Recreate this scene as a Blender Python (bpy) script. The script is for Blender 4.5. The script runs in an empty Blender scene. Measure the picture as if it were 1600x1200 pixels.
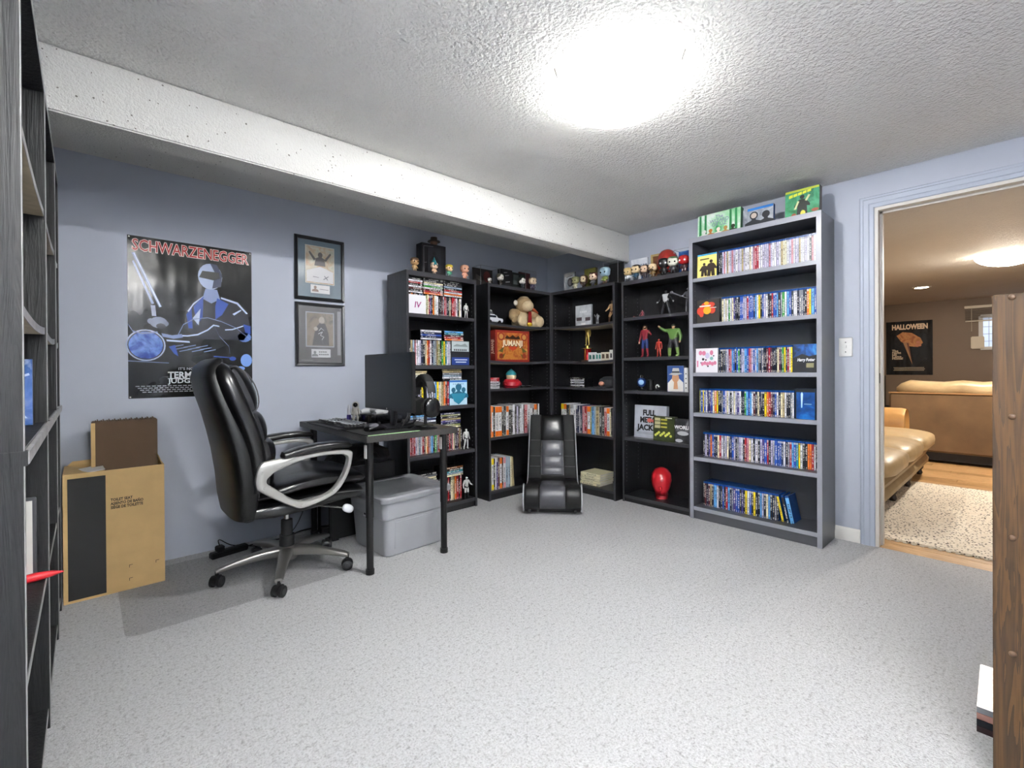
import bpy, bmesh, math, random
import numpy as np
from mathutils import Vector, Matrix, Euler
random.seed(7)
S = bpy.context.scene
COL = S.collection

# ---------------------------------------------------------------- camera, world, exposure
F_PX, YAW, PITCH, ROLL, CY = 732.4, 0.831769, -0.003894, -0.006109, 581.64
fw = Vector((math.cos(YAW)*math.cos(PITCH), math.sin(YAW)*math.cos(PITCH), math.sin(PITCH)))
rt = Vector((math.sin(YAW), -math.cos(YAW), 0)); up = rt.cross(fw)
rt, up = rt*math.cos(ROLL)+up*math.sin(ROLL), -rt*math.sin(ROLL)+up*math.cos(ROLL)
cam = bpy.data.cameras.new('camera'); co = bpy.data.objects.new('camera', cam); COL.objects.link(co)
cam.sensor_fit = 'HORIZONTAL'; cam.sensor_width = 36; cam.lens = F_PX/1600*36
cam.shift_y = -(600-CY)/1600; cam.clip_start = 0.02; cam.clip_end = 60
m = Matrix((rt, up, -fw)).transposed().to_4x4(); m.translation = (0, 0, 1.07); co.matrix_world = m
S.camera = co
W_ = bpy.data.worlds.new('world'); S.world = W_; W_.use_nodes = True
W_.node_tree.nodes['Background'].inputs[0].default_value = (.75, .82, 1, 1)
W_.node_tree.nodes['Background'].inputs[1].default_value = .6
S.view_settings.view_transform = 'Standard'; S.view_settings.look = 'None'
S.view_settings.gamma = 1; S.view_settings.use_curve_mapping = False
S.view_settings.exposure = 1.33
LAMP = 112.0        # watts of the bulbs in the ceiling bowl
LAMP2 = 235.0      # watts of the bulbs in the second bowl, behind the camera
FAR_LAMP = 290.0   # watts of the bulbs in the next room's bowl

# ---------------------------------------------------------------- helpers
def lin(h):
    if not isinstance(h, str): return tuple(h)
    v = [int(h[i:i+2], 16)/255 for i in (0, 2, 4)]
    return tuple(c/12.92 if c <= .04045 else ((c+.055)/1.055)**2.4 for c in v)

class NT:
    def __init__(s, name):
        s.m = bpy.data.materials.new(name); s.m.use_nodes = True; s.t = s.m.node_tree; s.n = s.t.nodes
        s.b = s.n['Principled BSDF']
    def add(s, t, **k):
        n = s.n.new(t)
        for a, v in k.items():
            if a[0] == '_': n.inputs[int(a[1:])].default_value = v
            else: setattr(n, a, v)
        return n
    def ln(s, a, b): s.t.links.new(a, b)
    def coord(s, scale=(1, 1, 1), out='Object'):
        c = s.add('ShaderNodeTexCoord'); mp = s.add('ShaderNodeMapping'); mp.inputs['Scale'].default_value = scale
        s.ln(c.outputs[out], mp.inputs[0]); return mp.outputs[0]
    def noise(s, co, scale, detail=2, rough=.5, dist=0):
        n = s.add('ShaderNodeTexNoise'); n.inputs['Scale'].default_value = scale
        n.inputs['Detail'].default_value = detail; n.inputs['Roughness'].default_value = rough
        n.inputs['Distortion'].default_value = dist
        s.ln(co, n.inputs['Vector']); return n.outputs[0]
    def ramp(s, fac, stops, interp='LINEAR'):
        r = s.add('ShaderNodeValToRGB'); r.color_ramp.interpolation = interp
        e = r.color_ramp.elements
        while len(e) < len(stops): e.new(.5)
        for q, (p, c) in zip(e, stops): q.position = p; q.color = (*lin(c), 1)
        s.ln(fac, r.inputs[0]); return r.outputs[0]
    def bump(s, h, strength, dist):
        b = s.add('ShaderNodeBump'); b.inputs['Strength'].default_value = strength; b.inputs['Distance'].default_value = dist
        s.ln(h, b.inputs['Height']); s.ln(b.outputs[0], s.b.inputs['Normal'])
    def math(s, op, a, b=0.0):
        n = s.add('ShaderNodeMath', operation=op)
        for i, q in enumerate((a, b)):
            if hasattr(q, 'links'): s.ln(q, n.inputs[i])
            else: n.inputs[i].default_value = q
        return n.outputs[0]
    def mix(s, f, a, b):
        n = s.add('ShaderNodeMix', data_type='RGBA')
        for i, q in ((0, f), (6, a), (7, b)):
            if hasattr(q, 'links'): s.ln(q, n.inputs[i])
            else: n.inputs[i].default_value = q if i == 0 else (*lin(q), 1)
        return n.outputs[2]

M = {}
def mat(name, col, rough=.5, metal=0.0, spec=.5, var=0.0, vs=8, bump=None, coat=0.0, emit=0.0, alpha=1.0, trans=0.0):
    if name in M: return M[name]
    k = NT(name); b = k.b; c = lin(col)
    b.inputs['Base Color'].default_value = (*c, 1); b.inputs['Roughness'].default_value = rough
    b.inputs['Metallic'].default_value = metal; b.inputs['Specular IOR Level'].default_value = spec
    b.inputs['Coat Weight'].default_value = coat; b.inputs['Alpha'].default_value = alpha
    b.inputs['Transmission Weight'].default_value = trans
    if emit: b.inputs['Emission Color'].default_value = (*c, 1); b.inputs['Emission Strength'].default_value = emit
    if var or bump: cc = k.coord()
    if var:
        n = k.noise(cc, vs, 4)
        k.ln(k.ramp(n, [(.3, tuple(x*(1-var) for x in c)), (.7, tuple(min(1, x*(1+var)) for x in c))]), b.inputs['Base Color'])
    if bump: k.bump(k.noise(cc, bump[0], 3), bump[1], bump[2])
    M[name] = k.m; return k.m

class MB:
    """collects geometry, then links it as one mesh object"""
    def __init__(s): s.v = []; s.f = []; s.mi = []
    def add(s, vs, fs, m=0):
        o = len(s.v); s.v += [tuple(v) for v in vs]; s.f += [tuple(i+o for i in f) for f in fs]; s.mi += [m]*len(fs); return s
    def box(s, x0, y0, z0, x1, y1, z1, m=0):
        return s.add([(x0, y0, z0), (x1, y0, z0), (x1, y1, z0), (x0, y1, z0), (x0, y0, z1), (x1, y0, z1), (x1, y1, z1), (x0, y1, z1)],
                     [(0, 3, 2, 1), (4, 5, 6, 7), (0, 1, 5, 4), (1, 2, 6, 5), (2, 3, 7, 6), (3, 0, 4, 7)], m)
    def rings(s, rings, closed=False, cap=True, m=0):
        n = len(rings[0]); vs = [p for r in rings for p in r]; fs = []
        k = len(rings)
        for i in range(k if closed else k-1):
            a, b = i*n, ((i+1) % k)*n
            for j in range(n): fs.append((a+j, a+(j+1) % n, b+(j+1) % n, b+j))
        if cap and not closed: fs.append(tuple(range(n))[::-1]); fs.append(tuple(range((k-1)*n, k*n)))
        return s.add(vs, fs, m)
    def tube(s, pts, r, n=8, closed=False, m=0, flat=None):
        pts = [Vector(p) for p in pts]; k = len(pts); rs = r if isinstance(r, (list, tuple)) else [r]*k
        rings = []; prev = None
        for i, p in enumerate(pts):
            a = pts[(i-1) % k] if (closed or i > 0) else p; b = pts[(i+1) % k] if (closed or i < k-1) else p
            t = (b-a).normalized()
            if prev is None:
                u = t.cross(Vector((0, 0, 1)));
                if u.length < .1: u = t.cross(Vector((0, 1, 0)))
            else: u = prev - t*prev.dot(t)
            u.normalize(); prev = u; w = t.cross(u)
            rings.append([p+(u*math.cos(q)+w*math.sin(q))*rs[i] for q in (2*math.pi*j/n for j in range(n))])
        return s.rings(rings, closed, True, m)
    def cyl(s, p0, p1, r0, r1=None, n=16, m=0): return s.tube([p0, p1], [r0, r0 if r1 is None else r1], n, m=m)
    def lathe(s, prof, c=(0, 0, 0), n=24, m=0, cap=True):
        return s.rings([[(c[0]+r*math.cos(2*math.pi*j/n), c[1]+r*math.sin(2*math.pi*j/n), c[2]+z) for j in range(n)] for r, z in prof], False, cap, m)
    def loft(s, st, n=20, m=0):
        """st: (centre, axis_a, axis_b, exponent): super-ellipse sections"""
        R = []
        for c, a, b, e in st:
            c, a, b = Vector(c), Vector(a), Vector(b); r = []
            for j in range(n):
                t = 2*math.pi*j/n; x, y = math.cos(t), math.sin(t)
                r.append(c+a*math.copysign(abs(x)**(2/e), x)+b*math.copysign(abs(y)**(2/e), y))
            R.append(r)
        return s.rings(R, m=m)
    def ell(s, c, r, n=14, k=9, e=2.0, rot=None, m=0):
        R = []; c = Vector(c)
        for i in range(k):
            ph = -math.pi/2+math.pi*(i+.02)/(k-1+.04) if 0 < i < k-1 else (-1 if i == 0 else 1)*math.pi/2*.985
            cz, sz = math.cos(ph), math.sin(ph); ring = []
            for j in range(n):
                t = 2*math.pi*j/n; x, y = math.cos(t), math.sin(t)
                q = Vector((r[0]*math.copysign(abs(x)**(2/e), x)*abs(cz)**(2/e), r[1]*math.copysign(abs(y)**(2/e), y)*abs(cz)**(2/e),
                            r[2]*math.copysign(abs(sz)**(2/e), sz)))
                if rot is not None: q = rot @ q
                ring.append(c+q)
            R.append(ring)
        return s.rings(R, m=m)
    def prism(s, poly, y0, y1, m=0):
        """polygon in x,z extruded along y"""
        n = len(poly); vs = [(x, y0, z) for x, z in poly]+[(x, y1, z) for x, z in poly]
        fs = [tuple(range(n)), tuple(range(2*n-1, n-1, -1))]+[(i, i+n, (i+1) % n+n, (i+1) % n) for i in range(n)]
        return s.add(vs, fs, m)
    def mesh(s, name, mats, bev=0.0, seg=2, smooth=True, ang=38):
        me = bpy.data.meshes.new(name); me.from_pydata(s.v, [], s.f)
        for q in mats: me.materials.append(q)
        me.polygons.foreach_set('material_index', s.mi)
        bm = bmesh.new(); bm.from_mesh(me); bmesh.ops.recalc_face_normals(bm, faces=bm.faces)
        if bev:
            ed = [e for e in bm.edges if e.is_manifold and e.calc_face_angle(0) > .6]
            bmesh.ops.bevel(bm, geom=ed, offset=bev, segments=seg, affect='EDGES', clamp_overlap=True)
        bm.to_mesh(me); bm.free()
        if smooth: me.shade_smooth(); me.set_sharp_from_angle(angle=math.radians(ang))
        return me
    def obj(s, name, mats, parent=None, bev=0.0, seg=2, smooth=True, ang=38, loc=(0, 0, 0), rot=(0, 0, 0)):
        if not isinstance(mats, (list, tuple)): mats = [mats]
        return link(name, s.mesh(name, mats, bev, seg, smooth, ang), parent, loc, rot)

def link(name, data, parent=None, loc=(0, 0, 0), rot=(0, 0, 0)):
    o = bpy.data.objects.new(name, data); COL.objects.link(o); o.location = loc; o.rotation_euler = rot
    if parent is not None: o.parent = parent
    return o
def tag(o, label, cat, group=None):
    o['label'] = label; o['category'] = cat
    if group: o['group'] = group
    return o
def thing(name, label, cat, loc=(0, 0, 0), rz=0.0, group=None, rot=None):
    return tag(link(name, None, None, loc, rot or (0, 0, rz)), label, cat, group)
def struct(o): o['kind'] = 'structure'; return o
def stuff(o): o['kind'] = 'stuff'; return o
def B(*a): return MB().box(*a)
ORD = 'first second third fourth fifth sixth seventh eighth ninth tenth eleventh twelfth thirteenth fourteenth fifteenth sixteenth seventeenth eighteenth nineteenth'.split()
def ordi(n):
    if n < 20: return ORD[n-1]
    t = ('twenty', 'thirty', 'forty', 'fifty', 'sixty')[n//10-2]
    return t[:-1]+'ieth' if n % 10 == 0 else t+'-'+ORD[n % 10-1]
def smooth_closed(p, k=4):
    out = []; n = len(p)
    for i in range(n):
        a, b, c, d = (Vector(p[(i+j) % n]) for j in (-1, 0, 1, 2))
        for t in (q/k for q in range(k)):
            out.append(.5*((2*b)+(c-a)*t+(2*a-5*b+4*c-d)*t*t+(3*b-a-3*c+d)*t**3))
    return out
def smooth_open(p, k=4):
    n = len(p); out = []
    for i in range(n-1):
        a, b, c, d = (Vector(p[min(max(i+j, 0), n-1)]) for j in (-1, 0, 1, 2))
        for t in (q/k for q in range(k)):
            out.append(.5*((2*b)+(c-a)*t+(2*a-5*b+4*c-d)*t*t+(3*b-a-3*c+d)*t**3))
    return out+[Vector(p[-1])]
def text(s, size, m, parent, loc, rot=(math.pi/2, 0, 0), wide=None, bold=0.0, name='lettering', ext=.0004, align='CENTER', space=1.0, lead=1.0, shear=0.0):
    c = bpy.data.curves.new(name, 'FONT'); c.body = s; c.size = size; c.extrude = ext; c.align_x = align; c.align_y = 'CENTER'
    c.offset = bold*size; c.resolution_u = 2; c.space_character = space; c.space_line = lead; c.shear = shear
    o = bpy.data.objects.new(name, c); COL.objects.link(o); bpy.context.view_layer.update()
    me = bpy.data.meshes.new_from_object(o); w = o.dimensions.x
    bpy.data.objects.remove(o); bpy.data.curves.remove(c)
    me.materials.clear(); me.materials.append(m)
    q = link(name, me, parent, loc, rot)
    if wide and w: q.scale = (wide/w, 1, 1)
    return q
def disc(c, r, n=16, e=1.0): return [(c[0]+r*math.cos(2*math.pi*j/n), c[1]+e*r*math.sin(2*math.pi*j/n)) for j in range(n)]
def art(name, polys, m, parent, y=-.0006, th=.0006):
    """flat printed shapes on a panel that faces -y"""
    if len(polys) <= 14:
        for i, p in enumerate(polys): o = MB().prism(p, y-.00004*i, y+th).obj(name, m, parent, smooth=False)
        return o
    b = MB()
    for p in polys: b.prism(p, y, y+th)
    return stuff(b.obj(name, m, parent, smooth=False))
# ---------------------------------------------------------------- materials
def carpet_mat():
    k = NT('carpet'); c = k.coord()
    n1 = k.noise(c, 150, 4, .75); n2 = k.noise(c, 62, 3, .65); n3 = k.noise(c, 2.2, 2)
    a = k.ramp(n1, [(.30, '5f5f5e'), (.42, 'b0b0b0'), (.52, 'd2d2d3'), (.70, 'eaeaeb')])
    b = k.ramp(n2, [(.30, '868686'), (.45, 'd2d2d3'), (.7, 'e2e2e3')])
    mx = k.mix(.45, a, b)
    k.ln(k.mix(k.math('MULTIPLY', n3, .12), mx, 'b9b9b8'), k.b.inputs['Base Color'])
    k.b.inputs['Roughness'].default_value = 1; k.b.inputs['Specular IOR Level'].default_value = .1
    k.bump(k.math('ADD', n1, k.math('MULTIPLY', n2, .7)), .8, .012); return k.m
def popcorn_mat(name, col, strength, scale, specks=None):
    k = NT(name); c = k.coord()
    v = k.add('ShaderNodeTexVoronoi', feature='SMOOTH_F1'); v.inputs['Scale'].default_value = scale; v.inputs['Smoothness'].default_value = .6
    wv = k.add('ShaderNodeVectorMath', operation='ADD'); nz = k.add('ShaderNodeTexNoise'); nz.inputs['Scale'].default_value = scale*.8
    k.ln(c, nz.inputs['Vector']); sc = k.add('ShaderNodeVectorMath', operation='SCALE'); sc.inputs['Scale'].default_value = .02
    k.ln(nz.outputs[1], sc.inputs[0]); k.ln(c, wv.inputs[0]); k.ln(sc.outputs[0], wv.inputs[1]); k.ln(wv.outputs[0], v.inputs['Vector'])
    n2 = k.noise(c, scale*1.7, 3, .6)
    h = k.math('ADD', k.math('MULTIPLY', v.outputs[0], -1.0), k.math('MULTIPLY', n2, 1.1))
    base = k.ramp(k.noise(c, 3, 2), [(.3, tuple(x*.96 for x in lin(col))), (.7, col)])
    if specks:
        d = k.add('ShaderNodeTexVoronoi'); d.inputs['Scale'].default_value = 42; d.inputs['Randomness'].default_value = 1
        k.ln(c, d.inputs['Vector'])
        big = k.math('LESS_THAN', d.outputs[0], k.math('MULTIPLY', k.noise(c, 30, 1), .28))
        keep = k.math('GREATER_THAN', k.noise(c, 55, 1), .56)
        base = k.mix(k.math('MULTIPLY', big, keep), base, specks)
    k.ln(base, k.b.inputs['Base Color']); k.b.inputs['Roughness'].default_value = .95; k.b.inputs['Specular IOR Level'].default_value = .15
    k.bump(h, strength, .011); return k.m
def wood_mat(name, dark, light, scale=(14, 14, 1.2), rough=.45, bump=.15, dist=2.5, rings=7):
    k = NT(name); c = k.coord(scale)
    n = k.noise(c, 1.4, 3, .55, dist); f = k.noise(k.coord((160, 160, 4)), 1.0, 3, .7)
    w = k.math('FRACT', k.math('MULTIPLY', n, rings)); g = k.math('ADD', k.math('MULTIPLY', w, .65), k.math('MULTIPLY', f, .45))
    k.ln(k.ramp(g, [(.2, dark), (.75, light)]), k.b.inputs['Base Color'])
    k.b.inputs['Roughness'].default_value = rough; k.bump(g, bump, .003); return k.m
def spine_mat(name, textmul=1.0, rough=.32):
    """spine print: object colour plus per-object marks that read as a title down the spine"""
    k = NT(name); oi = k.add('ShaderNodeObjectInfo'); c = k.add('ShaderNodeTexCoord')
    sx = k.add('ShaderNodeSeparateXYZ'); k.ln(c.outputs['Generated'], sx.inputs[0]); z = sx.outputs[2]; x = sx.outputs[0]
    cb = k.add('ShaderNodeCombineXYZ'); k.ln(k.math('MULTIPLY', x, 2.2), cb.inputs[0]); k.ln(k.math('MULTIPLY', z, 34.0), cb.inputs[2])
    k.ln(k.math('MULTIPLY', oi.outputs['Random'], 91.0), cb.inputs[1])
    n = k.noise(cb.outputs[0], 1.0, 1, .5)
    inx = k.math('LESS_THAN', k.math('ABSOLUTE', k.math('SUBTRACT', x, .5)), .27)
    lo = k.math('ADD', k.math('MULTIPLY', oi.outputs['Random'], .25), .14)
    inz = k.math('MULTIPLY', k.math('GREATER_THAN', z, lo), k.math('LESS_THAN', z, k.math('ADD', lo, .52)))
    foot = k.math('LESS_THAN', z, .09)
    mk = k.math('MULTIPLY', k.math('MULTIPLY', k.math('GREATER_THAN', n, .5), inx), k.math('MAXIMUM', inz, foot))
    lum = k.add('ShaderNodeRGBToBW'); k.ln(oi.outputs['Color'], lum.inputs[0])
    ink = k.mix(k.math('GREATER_THAN', lum.outputs[0], .30), 'e6e4de', '26242c')
    band = k.math('MULTIPLY', k.math('GREATER_THAN', z, .86), k.math('GREATER_THAN', k.math('FRACT', k.math('MULTIPLY', oi.outputs['Random'], 7.0)), .6))
    base = k.mix(k.math('MULTIPLY', band, .55), oi.outputs['Color'], ink)
    k.ln(k.mix(k.math('MULTIPLY', mk, .8*textmul), base, ink), k.b.inputs['Base Color'])
    k.b.inputs['Roughness'].default_value = rough; return k.m
def cover_mat(name, cols, scale=18, seed=0.0, rough=.3):
    k = NT(name); c = k.coord(); a = k.add('ShaderNodeVectorMath', operation='ADD'); a.inputs[1].default_value = (seed, seed*.7, seed*1.3)
    k.ln(c, a.inputs[0]); n = k.noise(a.outputs[0], scale, 4, .6, .6)
    st = [(.28+.44*i/(len(cols)-1), q) for i, q in enumerate(cols)]
    k.ln(k.ramp(n, st), k.b.inputs['Base Color']); k.b.inputs['Roughness'].default_value = rough; return k.m
def wall_mat(name, col):
    k = NT(name); c = k.coord(); n = k.noise(c, 1.5, 3)
    cl = lin(col); k.ln(k.ramp(n, [(.3, tuple(x*.97 for x in cl)), (.7, tuple(x*1.03 for x in cl))]), k.b.inputs['Base Color'])
    k.b.inputs['Roughness'].default_value = .55; k.bump(k.noise(c, 140, 3), .06, .004); return k.m
def rug_mat():
    k = NT('rug'); c = k.coord(); cc = k.coord((1, 1.5, 1))
    v = k.add('ShaderNodeTexVoronoi'); v.inputs['Scale'].default_value = 40; k.ln(cc, v.inputs['Vector'])
    d = k.math('LESS_THAN', v.outputs[0], k.math('MULTIPLY', k.noise(c, 40, 2), .58)); sp = k.math('GREATER_THAN', k.noise(c, 12, 3), .34)
    k.ln(k.mix(k.math('MULTIPLY', d, sp), k.ramp(k.noise(c, 60, 2), [(.3, 'd9cdb8'), (.7, 'efe6d6')]), '5a5048'), k.b.inputs['Base Color'])
    k.b.inputs['Roughness'].default_value = 1; k.bump(k.noise(c, 160, 2), .5, .004); return k.m
CARPET = carpet_mat()
POP = popcorn_mat('popcorn ceiling', 'f2f1ed', .85, 66)
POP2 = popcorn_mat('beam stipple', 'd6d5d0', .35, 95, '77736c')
POP3 = popcorn_mat('far ceiling', 'dcd8d0', .5, 60)
WALL = wall_mat('blue grey paint', 'b6bcc9')
BROWN = wall_mat('brown paint', '7a654f')
TRIM = mat('trim paint', 'b2bac9', .45)
WHITE = mat('white paint', 'e4e2dc', .45)
JAMB = mat('jamb paint', 'd8d4cc', .5)
OAK = wood_mat('stained oak', '2a1a07', '4d3313', (16, 16, .7), .65, .3, 1.6, 6)
FLOORW = wood_mat('floor wood', 'a07a4c', 'c29a68', (8, .8, 8), .35, .05)
BLK = wood_mat('black brown board', '0d0d0f', '1b1b1d', (18, 18, 1.0), .34, .12)
BLK2 = wood_mat('black brown board shelf', '0f0f11', '1d1d20', (1.0, 18, 18), .30, .10)
BWOOD = wood_mat('black oak veneer', '050506', '161618', (26, 26, 1.4), .6, .3)
EDGE = mat('worn edge band', '8b8a8a', .5, var=.25, vs=20)
EDGEB = mat('black edge band', '3a3a3e', .35)
RAW = mat('raw board underside', 'b5a78f', .8, var=.12, vs=30)
GRY = mat('grey melamine', '4a4b51', .30, var=.05)
GRYE = mat('grey edge band', '94969f', .32)
GRYB = mat('grey back board', '4a4c52', .5)
PIN = mat('lit pin hole rim', 'a8a8a8', .4)  # pale colour stands for light caught on the hole rims
LEATH = mat('black leather', '0b0b0d', .30, spec=.6, bump=(55, .18, .004), coat=.15)
LEATH2 = mat('dark grey leather', '47474d', .36, spec=.6, bump=(30, .3, .006), coat=.15)
MESHF = mat('black mesh cloth', '0b0b0c', .75, bump=(400, .3, .002))
SILV = mat('silver plastic', 'b9b8b4', .34, metal=.55)
SILVD = mat('brushed metal base', '9d9a96', .30, metal=.85, bump=(6, .08, .01))
CHROME = mat('chrome', 'd8d8d8', .12, metal=1)
PLAS = mat('black plastic', '0d0d0e', .38)
PLASM = mat('matt black plastic', '121214', .6)
DESK = wood_mat('desk board', '2b2a29', '3b3938', (14, 1, 14), .42, .06)
TOTE = mat('grey tote plastic', '989a9e', .5, var=.04)
TOTEL = mat('grey tote lid', '8d8f93', .42)
CARD = mat('cardboard', 'c8a873', .85, var=.06, vs=12)
CARDD = mat('dark cardboard', '5b4734', .85, var=.06)
INK = mat('black print', '1d1c1c', .7)
INKW = mat('white print', 'e8e6e0', .5)
SCREEN = mat('monitor panel', '15181b', .28, spec=.4)
SPB = spine_mat('printed spine'); SPK = spine_mat('book spine', .8, .45)
CASEB = mat('blue case plastic', '1a4688', .2, spec=.6)
CASEK = mat('black case plastic', '17171a', .25)
CASEW = mat('clear grey case plastic', '8f97a5', .2)
PAPER = mat('paper block', 'd8d3c5', .8)
def oc(name, rough=.4, spec=.5):
    k = NT(name); oi = k.add('ShaderNodeObjectInfo'); k.ln(oi.outputs['Color'], k.b.inputs['Base Color'])
    k.b.inputs['Roughness'].default_value = rough; k.b.inputs['Specular IOR Level'].default_value = spec; return k.m
OC = oc('painted surface'); OCG = oc('glossy paint', .2)
def c4(h): return (*lin(h), 1)

# ---------------------------------------------------------------- room shell
XB, YA, ZC = 3.505, 3.30, 2.235
X0, Y0 = -.46, -1.15
def sbox(name, m, *b, parent=None, bev=0): return struct(B(*b).obj(name, m, parent, bev))
sbox('floor', CARPET, X0, Y0, -.08, XB, YA, 0)
sbox('ceiling', POP, X0, Y0, ZC, XB, YA, ZC+.1)
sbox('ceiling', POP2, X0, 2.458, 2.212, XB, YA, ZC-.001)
sbox('wall_back', WALL, X0-.1, YA, -.08, XB+.12, YA+.1, ZC+.1)
sbox('wall_left', WALL, X0-.1, Y0, -.08, X0, YA, ZC+.1)
sbox('wall_front', WALL, X0-.1, Y0-.1, -.08, XB+.12, Y0, ZC+.1)
DY0, DY1, DZ = -.26, .612, 2.03
w = MB(); w.box(XB, DY1, -.08, XB+.12, YA, ZC+.1); w.box(XB, Y0, -.08, XB+.12, DY0, ZC+.1); w.box(XB, DY0, DZ, XB+.12, DY1, ZC+.1)
struct(w.obj('wall_right', WALL))
sbox('ceiling_beam', POP2, X0, 2.321, 2.0, XB, 2.458, ZC-.002, bev=.006)
d = link('door_1', None, None); struct(d)
CW = .072
cp = [(0, 0), (-.010, 0), (-.014, .004), (-.014, .022), (-.019, .026), (-.019, .050), (-.014, .056), (-.014, .066), (-.010, .072), (0, .072)]   # depth, distance from the opening
R = [[(XB+q, DY1+e, 0) for q, e in cp], [(XB+q, DY1+e, DZ+e) for q, e in cp], [(XB+q, DY0-e, DZ+e) for q, e in cp], [(XB+q, DY0-e, 0) for q, e in cp]]
struct(MB().rings(R[:2]).obj('casing', TRIM, d, smooth=False)); struct(MB().rings(R[1:3]).obj('casing', TRIM, d, smooth=False)); struct(MB().rings(R[2:]).obj('casing', TRIM, d, smooth=False))
j = B(XB-.004, DY1-.018, 0, XB+.122, DY1-.0002, DZ-.018).box(XB-.004, DY0+.0002, 0, XB+.122, DY0+.018, DZ-.018).box(XB-.004, DY0+.0002, DZ-.018, XB+.122, DY1-.0002, DZ-.0002)
j.box(XB+.05, DY1-.03, 0, XB+.085, DY1-.018, DZ-.018).box(XB+.05, DY0+.018, DZ-.03, XB+.085, DY1-.018, DZ-.018)
struct(j.obj('jamb', JAMB, d))
B(XB+.012, DY1-.0195, .98, XB+.036, DY1-.0175, 1.04).obj('strike_plate', mat('dark bronze', '2c2a28', .35, .9), d)
bb = MB(); prof = [(0, 0), (-.014, 0), (-.014, .045), (-.010, .055), (-.010, .068), (-.004, .078), (0, .08)]
bb.rings([[(XB+a, y, z) for a, z in prof] for y in (DY1+.073, YA-.001)])
struct(bb.obj('baseboard_right', WHITE))
bb = MB(); bb.rings([[(X0-a, y, z) for a, z in prof] for y in (Y0, 1.2)]); struct(bb.obj('baseboard_left', WHITE))

# light switch on the right wall
t = thing('light_switch', 'white toggle light switch plate on wall beside the doorway', 'switch', (XB, .757, 1.202))
B(-.006, -.036, -.059, 0, .036, .059).obj('plate', mat('switch plate', 'f0efec', .35), t, .003)
MB().box(-.014, -.005, -.004, -.005, .005, .012).obj('toggle', mat('switch plate', 'f0efec', .35), t, .001)
s = MB()
for z in (-.03, .03): s.cyl((-.0075, 0, z), (-.005, 0, z), .003, n=8)
s.obj('screw', CHROME, t)

# ceiling bowl lamp
def bowl_lamp(name, label, x, y, z, r, dep, e, lit, drop=.0025, al=.48, bz=-.012):
    t = thing(name, label, 'lamp', (x, y, z))
    k = NT(name+' glass'); k.b.inputs['Base Color'].default_value = (.9, .9, .88, 1); k.b.inputs['Roughness'].default_value = .25
    k.b.inputs['Emission Color'].default_value = (*lin(lit), 1); k.b.inputs['Emission Strength'].default_value = .26
    k.b.inputs['Alpha'].default_value = al
    n = 12; prof = [(r*math.sin(q), -dep*math.cos(q)) for q in (math.pi/2*i/n for i in range(n+1))]
    prof[0] = (.004, -dep)
    outer = [(a, b) for a, b in prof]; inner = [(max(.004, a-.006), b+.005) for a, b in prof[::-1]]
    MB().lathe(outer+[(r-.003, .002)]+inner, n=48, cap=False).obj('glass_bowl', k.m, t)
    for i in range(3):
        a = math.radians(95+120*i); l = bpy.data.lights.new('bulb', 'POINT'); l.energy = e/3; l.color = lin(lit); l.shadow_soft_size = .012
        link('bulb', l, t, (.06*math.cos(a), .06*math.sin(a), bz))
    b = MB(); b.lathe([(.13, -.013), (.132, -.013), (.132, drop), (.02, drop), (.02, drop-.001), (.13, drop-.001)] if drop < .05 else [(.07, drop-.02), (.075, drop)], n=32, cap=False); b.cyl((0, 0, -dep+.01), (0, 0, drop), .005, n=8)  # flush lamps get an added collar that blocks bulb light from the ceiling
    b.obj('ceiling_plate', CHROME, t)
    for a in (35, 155, 275):
        c, s = math.cos(math.radians(a)), math.sin(math.radians(a))
        MB().tube([(r*.9*c, r*.9*s, .002), ((r+.006)*c, (r+.006)*s, -.002), ((r-.006)*c, (r-.006)*s, -.035)], .0045, 8).obj('clip', SILVD, t)
    return t
bowl_lamp('ceiling_lamp', 'white frosted glass bowl lamp glowing on the textured ceiling', 1.595, 1.107, 2.232, .268, .134, LAMP, 'f9f9fa')
bowl_lamp('ceiling_lamp', 'second white glass bowl lamp hanging lower, behind the camera', .28, -.48, 2.03, .25, .12, LAMP2, 'f9f9fa', ZC-2.03, .82, -.06)
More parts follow.
